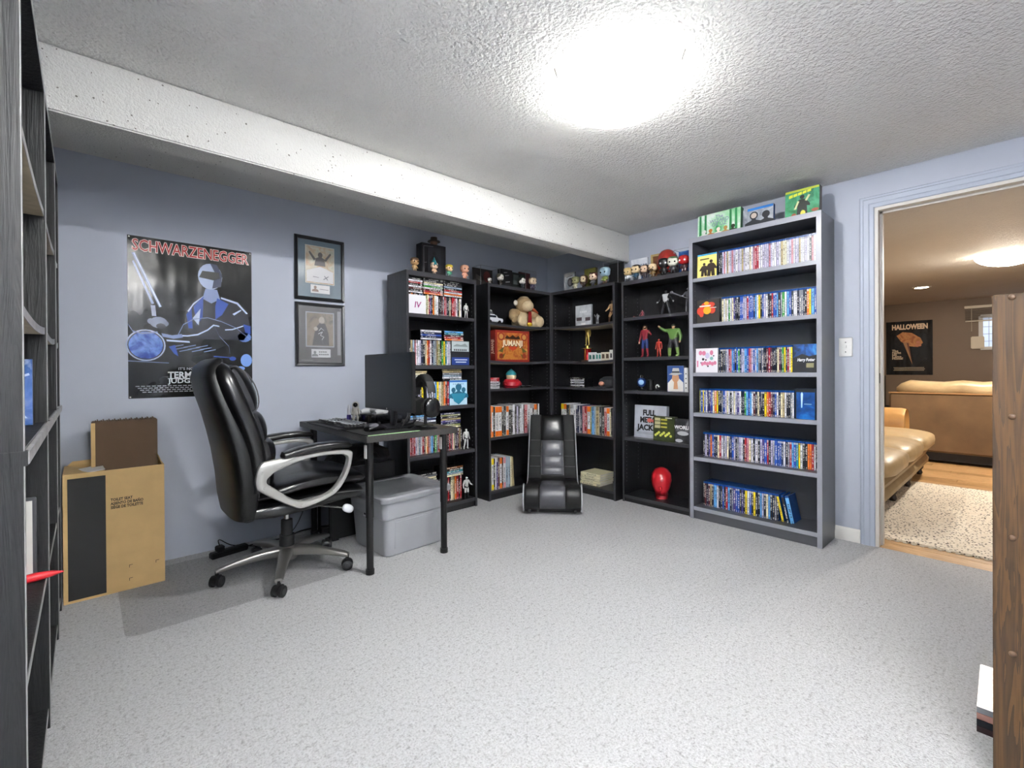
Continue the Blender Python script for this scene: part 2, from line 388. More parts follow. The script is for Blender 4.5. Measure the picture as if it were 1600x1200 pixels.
# ---------------------------------------------------------------- bookcases
class Unit:
    def __init__(s, loc, rz): s.loc = Vector(loc); s.rz = math.radians(rz); s.m = Matrix.Translation(s.loc) @ Matrix.Rotation(s.rz, 4, 'Z')
    def p(s, x, y, z): return s.m @ Vector((x, y, z))
def bookcase(name, label, loc, rz, Wd, D, H, tops, th=.018, st=.02, body=None, edge=None, back=None, under=None, sag=0.0, pins=True, plinth=True, skip_under=(), cat='bookcase', top_th=None):
    u = Unit(loc, rz); body = body or BLK; edge = edge or EDGEB; back = back or body; u.W, u.D, u.H, u.st = Wd, D, H, st
    t = thing(name, label, cat, loc, u.rz); u.t = t
    for x in (0, Wd-st):
        B(x, 0, 0, x+st, D, H).box(x, -.0012, 0, x+st, 0, H, 1).obj('side_panel', [body, edge], t)
    B(st, D-.008, .02, Wd-st, D-.002, H-.01).obj('back_panel', back, t)
    tt = top_th or th*1.3
    B(st, 0, H-tt, Wd-st, D-.008, H).box(st, -.0012, H-tt, Wd-st, 0, H, 1).obj('top_panel', [body, edge], t)
    for i, z in enumerate(tops):
        sg = sag if i < 2 else 0
        un = under if (under and i not in skip_under) else body
        b = MB(); n = 9; ru = []; y0 = .004
        for yy0, yy1, mi in ((y0, D-.01, 0), (y0-.0012, y0, 1)):
            R = []
            for k in range(n):
                x = st+(Wd-2*st)*k/(n-1); dz = -sg*(1-(2*k/(n-1)-1)**2)
                R.append([(x, yy0, z-th+dz), (x, yy1, z-th+dz), (x, yy1, z+dz), (x, yy0, z+dz)])
            b.rings(R, m=mi)
        if under and un is under:
            R = [[(st+(Wd-2*st)*k/(n-1), yy, z-th-.0006-sg*(1-(2*k/(n-1)-1)**2)+q) for yy, q in ((y0, 0), (D-.01, 0), (D-.01, .0005), (y0, .0005))] for k in range(n)]
            b.rings(R, m=2)
        b.obj('shelf', [BLK2 if body is BLK else body, edge, un], t, smooth=False)
    if plinth: B(st, .012, 0, Wd-st, .03, tops[-1]-th).obj('plinth', body, t)
    if pins:
        b = MB(); z = .16
        while z < H-.12:
            for y in (.035, D-.05):
                for x, s in ((st, 1), (Wd-st, -1)): b.cyl((x-.001*s, y, z), (x+.0008*s, y, z), .0027, n=6)
            z += .032
        stuff(b.obj('pin_holes', PIN, t, smooth=False))
    return u

GB = bookcase('bookcase', 'tall dark grey bookcase full of film cases, standing next to the doorway', (3.222, 1.635, 0), -90, .82, .278, 2.008,
              [1.718, 1.395, 1.046, .760, .444, .088], .026, .026, GRY, GRYE, GRYB)
DB = bookcase('bookcase', 'black bookcase packed with stacked dvd cases, behind the computer monitor', (1.672, 2.93, 0), 0, .618, .28, 1.785,
              [1.482, 1.111, .806, .456, .07], .026, .018)
CL = bookcase('bookcase', 'black corner bookcase holding the red board game box and soft toy', (2.433, 2.955, 0), 0, .752, .28, 1.785,
              [1.467, 1.154, .9185, .516, .0725], .019, .02, under=RAW, skip_under=(2, 3, 4), sag=.012)
CR = bookcase('bookcase', 'black corner bookcase holding the gold trophy, at right angles to its neighbour', (3.185, 2.953, 0), -90, .702, .28, 1.785,
              [1.467, 1.154, .9185, .516, .0725], .019, .02, under=RAW, skip_under=(2, 3, 4), sag=.012)
FB = bookcase('bookcase', 'narrow black bookcase of toy figures beside the tall grey bookcase', (3.240, 2.222, 0), -90, .586, .256, 1.785,
              [1.490, 1.168, .902, .521, .055], .024, .016)

# ---------------------------------------------------------------- cases and books
PAL = dict(w=('e4e4e8', 'white'), l=('c3bfd6', 'pale lilac'), k=('141418', 'black'), g=('7a7e86', 'grey'), b=('2450ad', 'blue'), s=('62a8e4', 'sky blue'),
           n=('182048', 'navy'), y=('f2d714', 'yellow'), o=('e8741a', 'orange'), r=('a81c26', 'red'), p=('d08a92', 'pink'), e=('3a9a3c', 'green'),
           t=('b9a778', 'tan'), m=('521c20', 'maroon'), c=('ebe2bc', 'cream'), v=('473878', 'violet'), h=('2c2d33', 'charcoal'), i=('1d7f8c', 'teal'),
           d=('8a8f52', 'olive'), a=('9db2c4', 'steel blue'), z=('7d4a22', 'brown'))
_cm = {}
def case_mesh(kind, t, h, d):
    t, h = round(t*2000)/2000, round(h*500)/500; key = (kind, t, h, d)
    if key in _cm: return _cm[key]
    g = .0006; b = MB()
    if kind == 'film':
        b.box(g, .0005, 0, t-g, d, h, 0); b.box(g+.0003, 0, .001, t-g-.0003, .0008, h*.93, 1); mats = [CASEB, SPB]
    elif kind == 'cd':
        b.box(g, .0005, 0, t-g, d, h, 0); b.box(g+.0006, 0, .001, t-g-.0006, .0008, h-.001, 1); mats = [CASEW, SPB]
    elif kind == 'dvd':
        b.box(g, .0005, 0, t-g, d, h, 0); b.box(g+.0006, 0, .002, t-g-.0006, .0008, h-.002, 1); mats = [CASEK, SPB]
    else:
        b.box(g+.0015, .002, .003, t-g-.0015, d-.003, h-.003, 0)
        b.box(g, .002, 0, g+.0015, d, h, 1); b.box(t-g-.0015, .002, 0, t-g, d, h, 1)
        b.rings([[(g+(t-2*g)*q, .003-.003*math.sin(math.pi*q), zz) for q in (0, .2, .5, .8, 1)]+[(t-g, .005, zz), (g, .005, zz)] for zz in (0, h)], m=1)
        mats = [PAPER, SPK]
    me = b.mesh(kind+'_case', mats, smooth=False); _cm[key] = me; return me
def put_case(name, kind, cat, u, x, y, z, t, h, d, col, label, group, lie=False, tilt=0.0, yaw=0.0):
    me = case_mesh(kind, t, h, d); o = link(name, me)
    if lie: L = Matrix.Translation((x, y, z+t)) @ Matrix.Rotation(yaw, 4, 'Z') @ Matrix.Rotation(math.pi/2, 4, 'Y')
    else: L = Matrix.Translation((x, y, z)) @ Matrix.Rotation(yaw, 4, 'Z') @ Matrix.Rotation(tilt, 4, 'Y')
    o.matrix_world = u.m @ L; j = random.uniform(.9, 1.08)
    o.color = tuple(min(1, q*j) for q in lin(PAL[col][0]))+(1,)
    return tag(o, label, cat, group)
def zs(u, i, x, tops, sag):
    f = (x-u.st)/(u.W-2*u.st); return tops[i]-sag*(1-(2*f-1)**2)
def row(u, s, x0, x1, z, where, y=.035, kind='film', cat='film case', name='film_case', h=.172, d=.135, dh=.0, group=None, dt=.16, hs=None):
    n = len(s); ws = [random.uniform(1-dt, 1+dt)*(1.35 if random.random() < .07 else 1) for _ in s]; k = (x1-x0)/sum(ws); x = x0
    cnt = {}
    for i, c in enumerate(s):
        t = ws[i]*k; hh = h+random.uniform(-dh, dh)*h
        if hs: hh = hs[i]
        put_case(name, kind, cat, u, x, y+random.uniform(0, .004), z, t, hh, d, c,
                 f'{PAL[c][1]} {"book" if kind=="book" else cat}, {ordi(i+1)} from left {where}', group or cat+'s '+where)
        x += t
def stack(u, s, x, z, where, w, y=.03, kind='dvd', cat='dvd case', name='dvd_case', d=.135, t=.0145, jit=.006):
    n = len(s)
    for i, c in enumerate(s):                       # s runs bottom to top
        tt = t*random.uniform(.92, 1.1)
        put_case(name, kind, cat, u, x+random.uniform(-jit, jit)*.5, y+random.uniform(0, jit), z, tt, w, d, c,
                 f'{PAL[c][1]} {cat} lying flat, {ordi(n-i)} down in {where}'.replace('lying flat, ', ''), cat+'s in '+where, lie=True)
        z += tt

GT = [1.718, 1.395, 1.046, .760, .444, .088]
rows = ['khlpwtwlplwlwtlwwcwprrwwlllplwwlwtccwlpwlltwwlwkpwc', 'cwcwewcvhkkbbllrbbbnswykblwkhrbbskgewsbhwwkgghkoysbw',
        'kkhhglrpsbkbenllsbrplblsghgkkmrmkkkcmkeynrcy', 'dbybwvnvbcoykkgblcwkwclvwkkesbswmkchkkyormnbwkctwkkgw',
        'klkvobnkcrwglcknblkglwkrpcwkwklvbrklgbbbnwkgrsbiywkkoorwkr', 'kmkmtksswkhbkrskgvbbkvkywbkykkslkcskkgk']
spans = [(.195, .793), (.215, .793), (.192, .652), (.052, .660), (.060, .793), (.060, .560)]
nm = ['top', 'second', 'third', 'fourth', 'fifth', 'bottom']
for i, (s, (a, b)) in enumerate(zip(rows, spans)):
    row(GB, s, a, b, GT[i], f'on {nm[i]} shelf of the grey bookcase', y=.04 if i < 4 else .075)
for k, (x, c) in enumerate(((.578, 'y'), (.606, 'k'), (.628, 's'))):
    put_case('film_case', 'film', 'film case', GB, x, .075, GT[5], .014 if k != 2 else .022, .172, .135, c,
             f'{PAL[c][1]} film case leaning over, {ordi(k+1)} of three leaners on bottom shelf of grey bookcase', 'leaning film cases', tilt=-.20)

# DVDs behind the monitor
DT = [1.482, 1.111, .806, .456, .07]
wd = 'of the black dvd bookcase'
row(DB, 'wmcozrkhbslndcrvkocwwkhmgrpkhcyrrpwkcw'.replace('y', 'm'), .022, .500, DT[0], 'on top shelf '+wd, kind='dvd', cat='dvd case', name='dvd_case', h=.148, dh=.02, y=.03, d=.12, group='dvd cases on top shelf '+wd)
for x, w, s, nme in ((.024, .128, 'wkmwkrwk', 'left'), (.158, .172, 'ormwewchk', 'middle'), (.336, .170, 'wowrkahkk', 'right')):
    stack(DB, s, x, DT[0]+.152, f'{nme} pile on top shelf of dvd bookcase', w, t=.0132)
row(DB, 'ghtapwwlnkcorwnagtdkeyiwlw', .022, .400, DT[1], 'on second shelf '+wd, kind='dvd', cat='dvd case', name='dvd_case', h=.185, dh=.01, y=.03)
stack(DB, 'wnbnw', .130, DT[1]+.189, 'left pile on second shelf of dvd bookcase', .185)
stack(DB, 'ormis', .335, DT[1]+.189, 'right pile on second shelf of dvd bookcase', .18)
row(DB, 'gskwahlkykhlkwvwsywctomr', .022, .380, DT[2], 'on third shelf '+wd, kind='dvd', cat='dvd case', name='dvd_case', h=.185, dh=.01, y=.03)
stack(DB, 'kwgct', .022, DT[2]+.189, 'left pile on third shelf of dvd bookcase', .16)
stack(DB, 'kwagtt', .318, DT[2]+.189, 'right pile on third shelf of dvd bookcase', .18)
row(DB, 'hgrprlwawrmcopaskegrokhcmkrkpcknmtk', .022, .510, DT[3], 'on fourth shelf '+wd, kind='dvd', cat='dvd case', name='dvd_case', h=.172, dh=.02, y=.05)
stack(DB, 'giahwnas', .022, DT[3]+.178, 'left pile on fourth shelf of dvd bookcase', .24)
stack(DB, 'cdnvtkdn', .300, DT[3]+.178, 'right pile on fourth shelf of dvd bookcase', .185)
row(DB, 'wlkwrkgcpkrlwmcwkgwrmrkctorkr', .022, .505, DT[4], 'on bottom shelf '+wd, kind='dvd', cat='dvd case', name='dvd_case', h=.185, dh=.01, y=.05)
stack(DB, 'dcgh', .022, DT[4]+.19, 'left pile on bottom shelf of dvd bookcase', .24)
stack(DB, 'caikz', .325, DT[4]+.19, 'right pile on bottom shelf of dvd bookcase', .18)

# books in the corner
CT = [1.467, 1.154, .9185, .516, .0725]
def books(u, spec, z, where, y=.03, d=.2):
    """spec: (letter, x0, x1, height[, caps])"""
    for i, q in enumerate(spec):
        c, a, b, h = q[:4]
        o = put_case('book', 'book', 'book', u, a, y+random.uniform(0, .006), z, b-a, h, d, c,
                 f'{PAL[c][1]} spined book, {ordi(i+1)} from left {where}', 'books '+where, tilt=q[5] if len(q) > 5 else 0)
        if len(q) > 4 and q[4]:
            w = (b-a)-.0012; k = q[4]
            for z0, z1 in ((h*.80, h-.002), (.002, h*.18)): B(.0006, -.0008, z0, .0006+w, .0006, z1).obj('spine_band', mat('band '+k, PAL[k][0], .4), o)
bl = [('o', .024, .044, .262), ('o', .044, .062, .262), ('w', .062, .078, .258, 'o'), ('k', .078, .100, .25), ('w', .100, .136, .252, 'o'), ('w', .136, .172, .252, 'o'),
      ('k', .172, .192, .25), ('h', .192, .222, .25), ('w', .222, .250, .25, 'o'), ('k', .250, .276, .252), ('k', .276, .296, .25),
      ('w', .296, .322, .26, 'w'), ('h', .322, .342, .24), ('l', .342, .364, .24), ('k', .364, .380, .24), ('w', .380, .402, .255), ('w', .402, .424, .255), ('k', .424, .436, .25),
      ('r', .436, .470, .25, 'p'), ('w', .470, .505, .25), ('w', .505, .540, .25), ('k', .540, .555, .25), ('w', .555, .590, .25, 'o'), ('k', .590, .606, .25), ('w', .606, .625, .25)]
books(CL, bl, CT[3], 'on middle book shelf of left corner bookcase')
bl = [('l', .024, .036, .272), ('d', .036, .056, .270), ('w', .056, .078, .268, 'y'), ('k', .078, .096, .26), ('w', .096, .112, .268), ('v', .112, .124, .268), ('m', .124, .146, .265),
      ('w', .146, .172, .262, 'o'), ('k', .172, .186, .26), ('w', .186, .212, .262, 'p'), ('a', .212, .238, .262), ('a', .238, .262, .26), ('c', .270, .285, .255, None, -.03), ('t', .287, .300, .255, None, -.05), ('t', .302, .314, .25, None, -.06)]
books(CL, bl, CT[4], 'on bottom book shelf of left corner bookcase')
bl = [('w', .085, .118, .25, 'y'), ('w', .118, .150, .25, 'o'), ('k', .150, .164, .24), ('h', .164, .180, .24), ('t', .180, .192, .24), ('w', .192, .225, .245), ('w', .225, .258, .245), ('n', .258, .276, .24), ('n', .276, .296, .24),
      ('w', .296, .305, .24), ('n', .305, .330, .24), ('p', .330, .352, .236), ('r', .352, .385, .236), ('w', .385, .420, .24, 'o'), ('d', .420, .434, .24), ('s', .434, .462, .238), ('a', .462, .476, .24), ('t', .476, .515, .242),
      ('h', .515, .540, .24), ('k', .540, .566, .238), ('r', .566, .590, .236), ('w', .590, .620, .236, 'o'), ('c', .620, .634, .236), ('k', .634, .646, .236), ('n', .648, .678, .236)]
books(CR, bl, CT[3], 'on book shelf of right corner bookcase')
for k in range(5):
    o = put_case('magazine', 'book', 'magazine', CR, .30+random.uniform(-.006, .006), .04, CT[4]+.021*k, .02, .21, .2, 'c',
                 f'cream magazine lying flat, {ordi(5-k)} down in the pile behind the rocker chair', 'magazines behind the rocker chair', lie=True, yaw=.0)
# ---------------------------------------------------------------- covers, boxes on the shelves
def box_item(name, label, cat, u, x, z, w, h, d, front, side=None, y=.05, yaw=0.0, lean=0.0, group=None, bev=.001, top=None):
    """box facing the front of its shelf; its lower left front corner at x, y, z of the unit"""
    L = u.m @ Matrix.Translation((x, y, z)) @ Matrix.Rotation(yaw, 4, 'Z') @ Matrix.Rotation(-lean, 4, 'X')
    t = thing(name, label, cat, group=group); t.matrix_world = L
    side = side or front
    b = B(0, .001, 0, w, d, h); b.box(.0006, 0, .0006, w-.0006, .001, h-.0006, 1)
    b.obj('box', [side, front], t, smooth=False); return t
def person_shape(x, z, s):
    """anonymous standing figure outline"""
    p = [(-.30, 0), (-.26, .55), (-.42, .5), (-.44, .62), (-.22, .95), (-.08, 1.0), (.08, 1.0), (.22, .95), (.44, .62), (.42, .5), (.26, .55), (.30, 0), (.05, 0), (0, .4), (-.05, 0)]
    return [[(x+a*s, z+b*s) for a, b in p], disc((x, z+1.13*s), .13*s, 10)]
def bust(x, z, s): return [[(x+a*s, z+b*s) for a, b in ((-.5, 0), (-.45, .3), (-.12, .42), (-.1, .5), (.1, .5), (.12, .42), (.45, .3), (.5, 0))], disc((x, z+.68*s), .22*s, 12)]
mt = lambda h, r=.4: mat('print '+h, h, r)

# on top of the tall grey bookcase
t = box_item('box_set', 'wide pale green film box set on top of the tall grey bookcase', 'box', GB, .034, 2.008, .30, .165, .05,
             cover_mat('green curtain print', ['2f9a58', '9fd6a6', 'dfe9e2', 'bfe3bd'], 6, 3), mt('1f6b3a'), y=.06, lean=.06)
art('curtain_fold', [[(a, .02), (a+.018, .02), (a+.014, .163), (a, .163)] for a in (.012, .05, .225, .262)], mt('2f8a4e'), t)
text('The\nWIZARD\nOF OZ', .034, mt('8a8fa8'), t, (.155, -.001, .105), lead=.8, bold=.01)
for x, c in ((.05, 'd8dad4'), (.095, 'c07a35'), (.15, 'f0e0d2'), (.2, 'b98d4a'), (.25, '2f3a26')): art('portrait', bust(x, .001, .062), mt(c), t, y=-.001)
t = box_item('film_box', 'blue topped film box between the two green ones on top of the grey bookcase', 'box', GB, .345, 2.008, .19, .135, .03,
             cover_mat('grey duo print', ['33363d', '8e939c', 'c3c7cd'], 14, 5), CASEB, y=.07, lean=.06)
art('blue_band', [[(.03, .118), (.188, .118), (.188, .134), (.03, .134)]], mt('2f7fd0'), t)
art('portrait', bust(.07, .001, .12)+bust(.145, .001, .11), mt('22262c'), t); art('portrait', [disc((.07, .082), .018)], mt('c9b8aa'), t, y=-.0012)
t = box_item('film_box', 'dark green film box with a yellow title standing at right end of grey bookcase top', 'box', GB, .607, 2.008, .188, .178, .05,
             cover_mat('green cover print', ['1d5a34', '2f8050', '4fa27a', '1a4a2c'], 9, 8), mt('3a2a22'), y=.06, lean=.05)
art('yellow_band', [[(.002, .163), (.186, .163), (.186, .176), (.002, .176)]], mt('b8c23a'), t)
art('title_stroke', [[(.022+.025*i, .13+.004*i), (.043+.025*i, .134+.004*i), (.043+.025*i, .153+.003*i), (.022+.025*i, .148+.003*i)] for i in range(5)], mt('e2e23c'), t)
art('figure', person_shape(.095, .012, .1), mt('20261f'), t); art('arm', [[(.05, .055), (.062, .055), (.08, .1), (.07, .105)], [(.11, .1), (.12, .095), (.14, .128), (.128, .132)]], mt('cfcf9a'), t, y=-.001)
art('blob', [disc((.05, .018), .014), disc((.165, .03), .02, 12, .5)], mt('9a4a30'), t); art('blob', [disc((.1, .022), .014, 12, 1.4)], mt('d8d24a'), t, y=-.0014)

# face-out covers on the grey bookcase
t = box_item('film_case', 'yellow film case facing out with two dark figures, top shelf of grey bookcase', 'film case', GB, .045, GT[0], .140, .170, .013,
             cover_mat('yellow print', ['e8c838', 'f4e28a', 'f0dc58'], 8, 2), CASEB, y=.03, lean=.04)
art('figure', person_shape(.05, .012, .075)+person_shape(.1, .008, .092), mt('33271c'), t); art('title', [[(.02, .128), (.085, .128), (.085, .137), (.02, .137)]], mt('5a5230'), t)
art('blue_band', [[(.001, .158), (.139, .158), (.139, .169), (.001, .169)]], mt('3a9ac8'), t)
t = box_item('film_case', 'dark film case facing out with red and yellow flames, second shelf of grey bookcase', 'film case', GB, .040, GT[1], .162, .168, .014,
             mt('3a3836'), mt('2a2826'), y=.03, lean=.04)
for c, ps in (('c8402c', [disc((.03, .09), .03), disc((.06, .11), .035, 14, 1.1), disc((.1, .13), .03, 14, .6), disc((.11, .09), .024), disc((.035, .06), .014)]), ('f0a828', [disc((.075, .092), .028), disc((.07, .142), .018, 12, .7)])):
    art('flame', ps, mt(c), t, y=-.0006 if c[0] == 'c' else -.0012)
art('title', [[(.02, .118), (.1, .118), (.1, .128), (.02, .128)], [(.095, .106), (.14, .106), (.14, .109), (.095, .109)]], mt('eee6da'), t, y=-.0018)
t = box_item('film_case', 'white film case facing out with pink scribbled lettering, third shelf of grey bookcase', 'film case', GB, .030, GT[2], .158, .172, .014,
             mt('ece9ee'), mt('ded9e2'), y=.03, lean=.03)
art('pink_stroke', [disc((.035, .14), .013, 10, 1.3), disc((.06, .138), .014, 10, 1.2), disc((.115, .14), .012, 10, 1.5), [(.01, .04), (.02, .04), (.02, .085), (.01, .085)]]+[disc((.05+.018*i, .062+.006*(i % 2)), .011, 8, 1.3) for i in range(6)], mt('d8809f'), t)
art('ring', [disc((.115, .1), .012)], mt('7ab0aa'), t); art('spot', [disc((.055, .095), .009), disc((.075, .09), .006), disc((.04, .07), .005), disc((.09, .045), .006), disc((.13, .118), .005)], mt('38323c'), t)
art('pale_patch', [disc((.085, .12), .016, 12, 1.3)], mt('c9c2dc'), t)
t = box_item('box_set', 'blue and black film box with white lettering at right end of third shelf', 'box', GB, .655, GT[2], .135, .176, .05,
             cover_mat('night blue print', ['10151f', '16233f', '1f5fb0', '4aa0e0'], 10, 11), mt('12141a'), y=.03, lean=.10)
art('dark_panel', [[(.001, .001), (.134, .001), (.134, .11), (.09, .1), (.05, .115), (.001, .09)]], mt('17191f'), t)
text('Harry Potter', .026, mt('eeeef2'), t, (.072, -.0012, .078), wide=.095, bold=.02, shear=.2)
art('label_plate', [[(.075, .03), (.115, .03), (.115, .058), (.075, .058)]], mt('8a8560'), t, y=-.0012)
t = box_item('box_set', 'dark blue film box with glowing blade print at right end of fourth shelf', 'box', GB, .668, GT[3], .115, .188, .05,
             cover_mat('deep blue print', ['0f1a33', '174a90', '2a86d8'], 7, 21), mt('15181f'), y=.03, lean=.02)
art('border', [[(.001, .001), (.008, .001), (.008, .187), (.001, .187)], [(.107, .001), (.114, .001), (.114, .187), (.107, .187)], [(.001, .165), (.114, .165), (.114, .187), (.001, .187)]], mt('1d2026'), t)
art('blade', [[(.034, .07), (.040, .07), (.044, .155), (.038, .168), (.032, .155)]], mt('cfe6fa'), t); art('title', [[(.05, .09), (.09, .09), (.09, .096), (.05, .096)]], mt('8aa0b8'), t)

# dvd bookcase face-out items
t = box_item('film_case', 'white case facing out with magenta letters on top shelf of dvd bookcase', 'dvd case', DB, .0195, DT[0], .148, .135, .014, mt('ecebee'), y=.012, lean=.02)
text('IV', .062, mt('a02a78'), t, (.075, -.001, .062), bold=.01, shear=.15)
t = box_item('box_set', 'grey and blue war film box facing out on second shelf of dvd bookcase', 'box', DB, .392, DT[1], .172, .190, .035, mt('1c1d20'), mt('2a2c30'), y=.02)
art('sky_print', [[(.004, .108), (.168, .108), (.168, .186), (.004, .186)]], mt('b9c4c6'), t); art('hill', [[(.02, .15), (.05, .165), (.09, .158), (.13, .17), (.155, .15), (.155, .145), (.02, .145)]], mt('8a9494'), t, y=-.0012)
art('title', [[(.024+.018*i, .112), (.036+.018*i, .112), (.036+.018*i, .126), (.024+.018*i, .126)] for i in range(7)], mt('4a4e50'), t, y=-.0012)
art('blue_panel', [[(.004, .004), (.168, .004), (.168, .062), (.004, .062)]], mt('1f3c86'), t); art('caption', [[(.03, .04), (.15, .04), (.15, .048), (.03, .048)], [(.04, .022), (.14, .022), (.14, .03), (.04, .03)]], mt('d8dce6'), t, y=-.0012)
t = box_item('film_case', 'pale blue film case with three dark figures facing out on third shelf of dvd bookcase', 'film case', DB, .375, DT[2], .165, .192, .02, mt('bfe0f0'), CASEB, y=.02)
art('figures', bust(.083, .05, .13)+bust(.035, .055, .09)+bust(.13, .055, .09), mt('1f5f7a'), t); art('mist', [[(.012, .09), (.155, .09), (.13, .04), (.083, .004), (.04, .03)]], mt('2a86a4'), t, y=-.0012)
art('title', [[(.03+.018*i, .158), (.04+.018*i, .158), (.04+.018*i, .166), (.03+.018*i, .166)] for i in range(6)], mt('7fa2b8'), t); art('blue_band', [[(.001, .176), (.164, .176), (.164, .19), (.001, .19)]], mt('2b6fc0'), t)

# red board game
t = box_item('board_game', 'red board game box with an orange jungle picture in left corner bookcase', 'board game', CL, .10, zs(CL, 1, .3, CT, .012), .365, .268, .075, mt('8a2018', .45), mt('7d1e18', .45), y=.03, bev=.003)
t.rotation_euler.z -= .10
art('orange_panel', [[(.022, .02), (.343, .02), (.343, .248), (.022, .248)]], cover_mat('orange jungle print', ['7d3d14', 'a8571e', 'b97a34', '93401a', 'b58a44'], 14, 4), t)
art('corner_roundel', [disc((.06, .215), .034), disc((.305, .215), .034), disc((.06, .05), .022), disc((.305, .05), .022)], mt('8a2a1a'), t, y=-.0012); art('roundel_face', [disc((.06, .215), .022), disc((.305, .215), .022)], mt('b98a4a'), t, y=-.0018)
art('arch', [[(.1, .2), (.12, .228), (.15, .21), (.182, .232), (.215, .21), (.245, .228), (.265, .2), (.245, .196), (.12, .196)]], mt('3a1f14'), t, y=-.0012)
text('JUMANJI', .066, mt('efe0c2'), t, (.183, -.002, .158), wide=.215, bold=.03); text('JUMANJI', .066, mt('4a2014'), t, (.187, -.0014, .153), wide=.218, bold=.045)
art('feather_fan', [[(.13, .135), (.235, .135), (.215, .108), (.183, .098), (.15, .108)]], mt('b5371c'), t, y=-.0012)
art('leaf', [[(.03, .09), (.09, .13), (.075, .08)], [(.335, .09), (.275, .13), (.29, .08)], [(.03, .04), (.1, .07), (.08, .03)], [(.335, .04), (.265, .07), (.285, .03)]], mt('5c5a26'), t, y=-.0012)
q = text('JUMANJI', .05, mt('e8d2b8'), t, (-.0008, .04, .13), rot=(math.pi/2, -math.pi/2, -math.pi/2), wide=.12, bold=.02)

# shelf of boxed films in the figure bookcase
FT = [1.490, 1.168, .902, .521, .055]
t = box_item('film_box', 'large silver film box with black stencil title on figure bookcase shelf', 'box', FB, .052, FT[3], .285, .262, .04, cover_mat('silver print', ['9ba0aa', 'b9bcc6', 'c9ccd4'], 6, 1), mt('8a8d96'), y=.09, lean=.05)
for i, (wd_, z, wd) in enumerate((('FULL', .2, .115), ('METAL', .143, .165), ('JACKET', .082, .215))): text(wd_, .062, mt('17171a'), t, (.135, -.001, z), wide=wd, bold=.045)
art('blood_mark', [disc((.14, .143), .022, 14, .8), disc((.175, .14), .014)], mt('d4675e'), t, y=-.0022); art('small_print', [[(.03, .032+.01*i), (.255, .032+.01*i), (.255, .035+.01*i), (.03, .035+.01*i)] for i in range(2)], mt('7d818c'), t)
t = box_item('film_box', 'dark green and yellow film box standing in front of the silver box', 'box', FB, .272, FT[3], .175, .19, .05, cover_mat('dark leaf print', ['22271a', '3a4226', '4a4f2a'], 12, 6), mt('2a2c20'), y=.015, lean=.03)
for i in range(3): art('picture', [[(.012, .10+.028*i), (.058, .10+.028*i), (.058, .122+.028*i), (.012, .122+.028*i)]], mt('b9b48a'), t); art('caption', [[(.064, .104+.028*i), (.115, .104+.028*i), (.115, .116+.028*i), (.064, .116+.028*i)]], mt('c4b84a'), t)
art('leaves', [disc((.02+.014*i, .045+.022*((i*7) % 3)/2), .011, 5) for i in range(10)], mt('c9c95a'), t); art('tag', [[(.1, .176), (.155, .176), (.155, .184), (.1, .184)]], mt('d8d4c4'), t)
t = box_item('film_box', 'black and white film box cut off behind the tall grey bookcase edge', 'box', FB, .452, FT[3], .117, .18, .04, cover_mat('grey smoke print', ['1a1a1c', '3c3c40', '9a9a9e'], 12, 16), mt('1a1a1c'), y=.02, lean=.03)
text('WORLD', .036, mt('eceaea'), t, (.06, -.001, .118), bold=.03, lead=.8); art('cloud', [disc((.06, .075), .045, 14, .35), disc((.03, .02), .03, 12, .4)], mt('b9b9bd'), t)
t = box_item('box_set', 'white and blue film box with hat wearing man portrait, figure bookcase fourth opening', 'box', FB, .385, FT[2], .12, .195, .09, mt('274a86'), mt('d9dadc'), y=.03, yaw=.28)
art('coat', [[(.002, .002), (.118, .002), (.116, .07), (.085, .1), (.035, .1), (.004, .065)]], mt('d6d2ca'), t); art('face', [disc((.06, .105), .026, 14, 1.35), [(.045, .02), (.078, .02), (.072, .08), (.05, .08)]], mt('b88560'), t, y=-.0012)
art('hat', [[(.01, .13), (.06, .122), (.112, .135), (.09, .142), (.085, .178), (.04, .178), (.034, .142)]], mt('b3b0aa'), t, y=-.0018); art('hat_band', [[(.035, .142), (.089, .142), (.088, .154), (.036, .154)]], mt('2a2a2c'), t, y=-.0024)
for k in range(2):
    t = box_item('film_box', f'white spined film box, {("nearer", "farther")[k]} of two behind the hat portrait box', 'box', FB, .505+.03*k, FT[2], .028, .18-.012*k, .12, mt('dcdcda'), y=.06+.02*k)
    art('spine_mark', [disc((.014, .03+.035*i), .005, 8) for i in range(4)], mt('3a3a3c'), t)
# right corner bookcase covers
t = box_item('film_case', 'silver grey film box facing out in the right corner bookcase', 'film case', CR, .24, zs(CR, 0, .3, CT, .012), .175, .185, .02, cover_mat('silver landscape', ['8d9296', 'd9dde0', 'b4babd'], 7, 9), mt('8d9296'), y=.06)
art('title', [[(.05+.02*i, .118), (.065+.02*i, .118), (.065+.02*i, .135), (.05+.02*i, .135)] for i in range(4)], mt('eef0f2'), t); art('car_row', [[(.012, .05), (.07, .05), (.07, .08), (.012, .08)], [(.11, .045), (.165, .045), (.165, .075), (.11, .075)]], mt('5a5054'), t)
art('plate', [[(.065, .012), (.11, .012), (.11, .028), (.065, .028)]], mt('f0f0f0'), t); art('ground', [[(.002, .002), (.173, .002), (.173, .01), (.002, .01)]], mt('4a5654'), t)
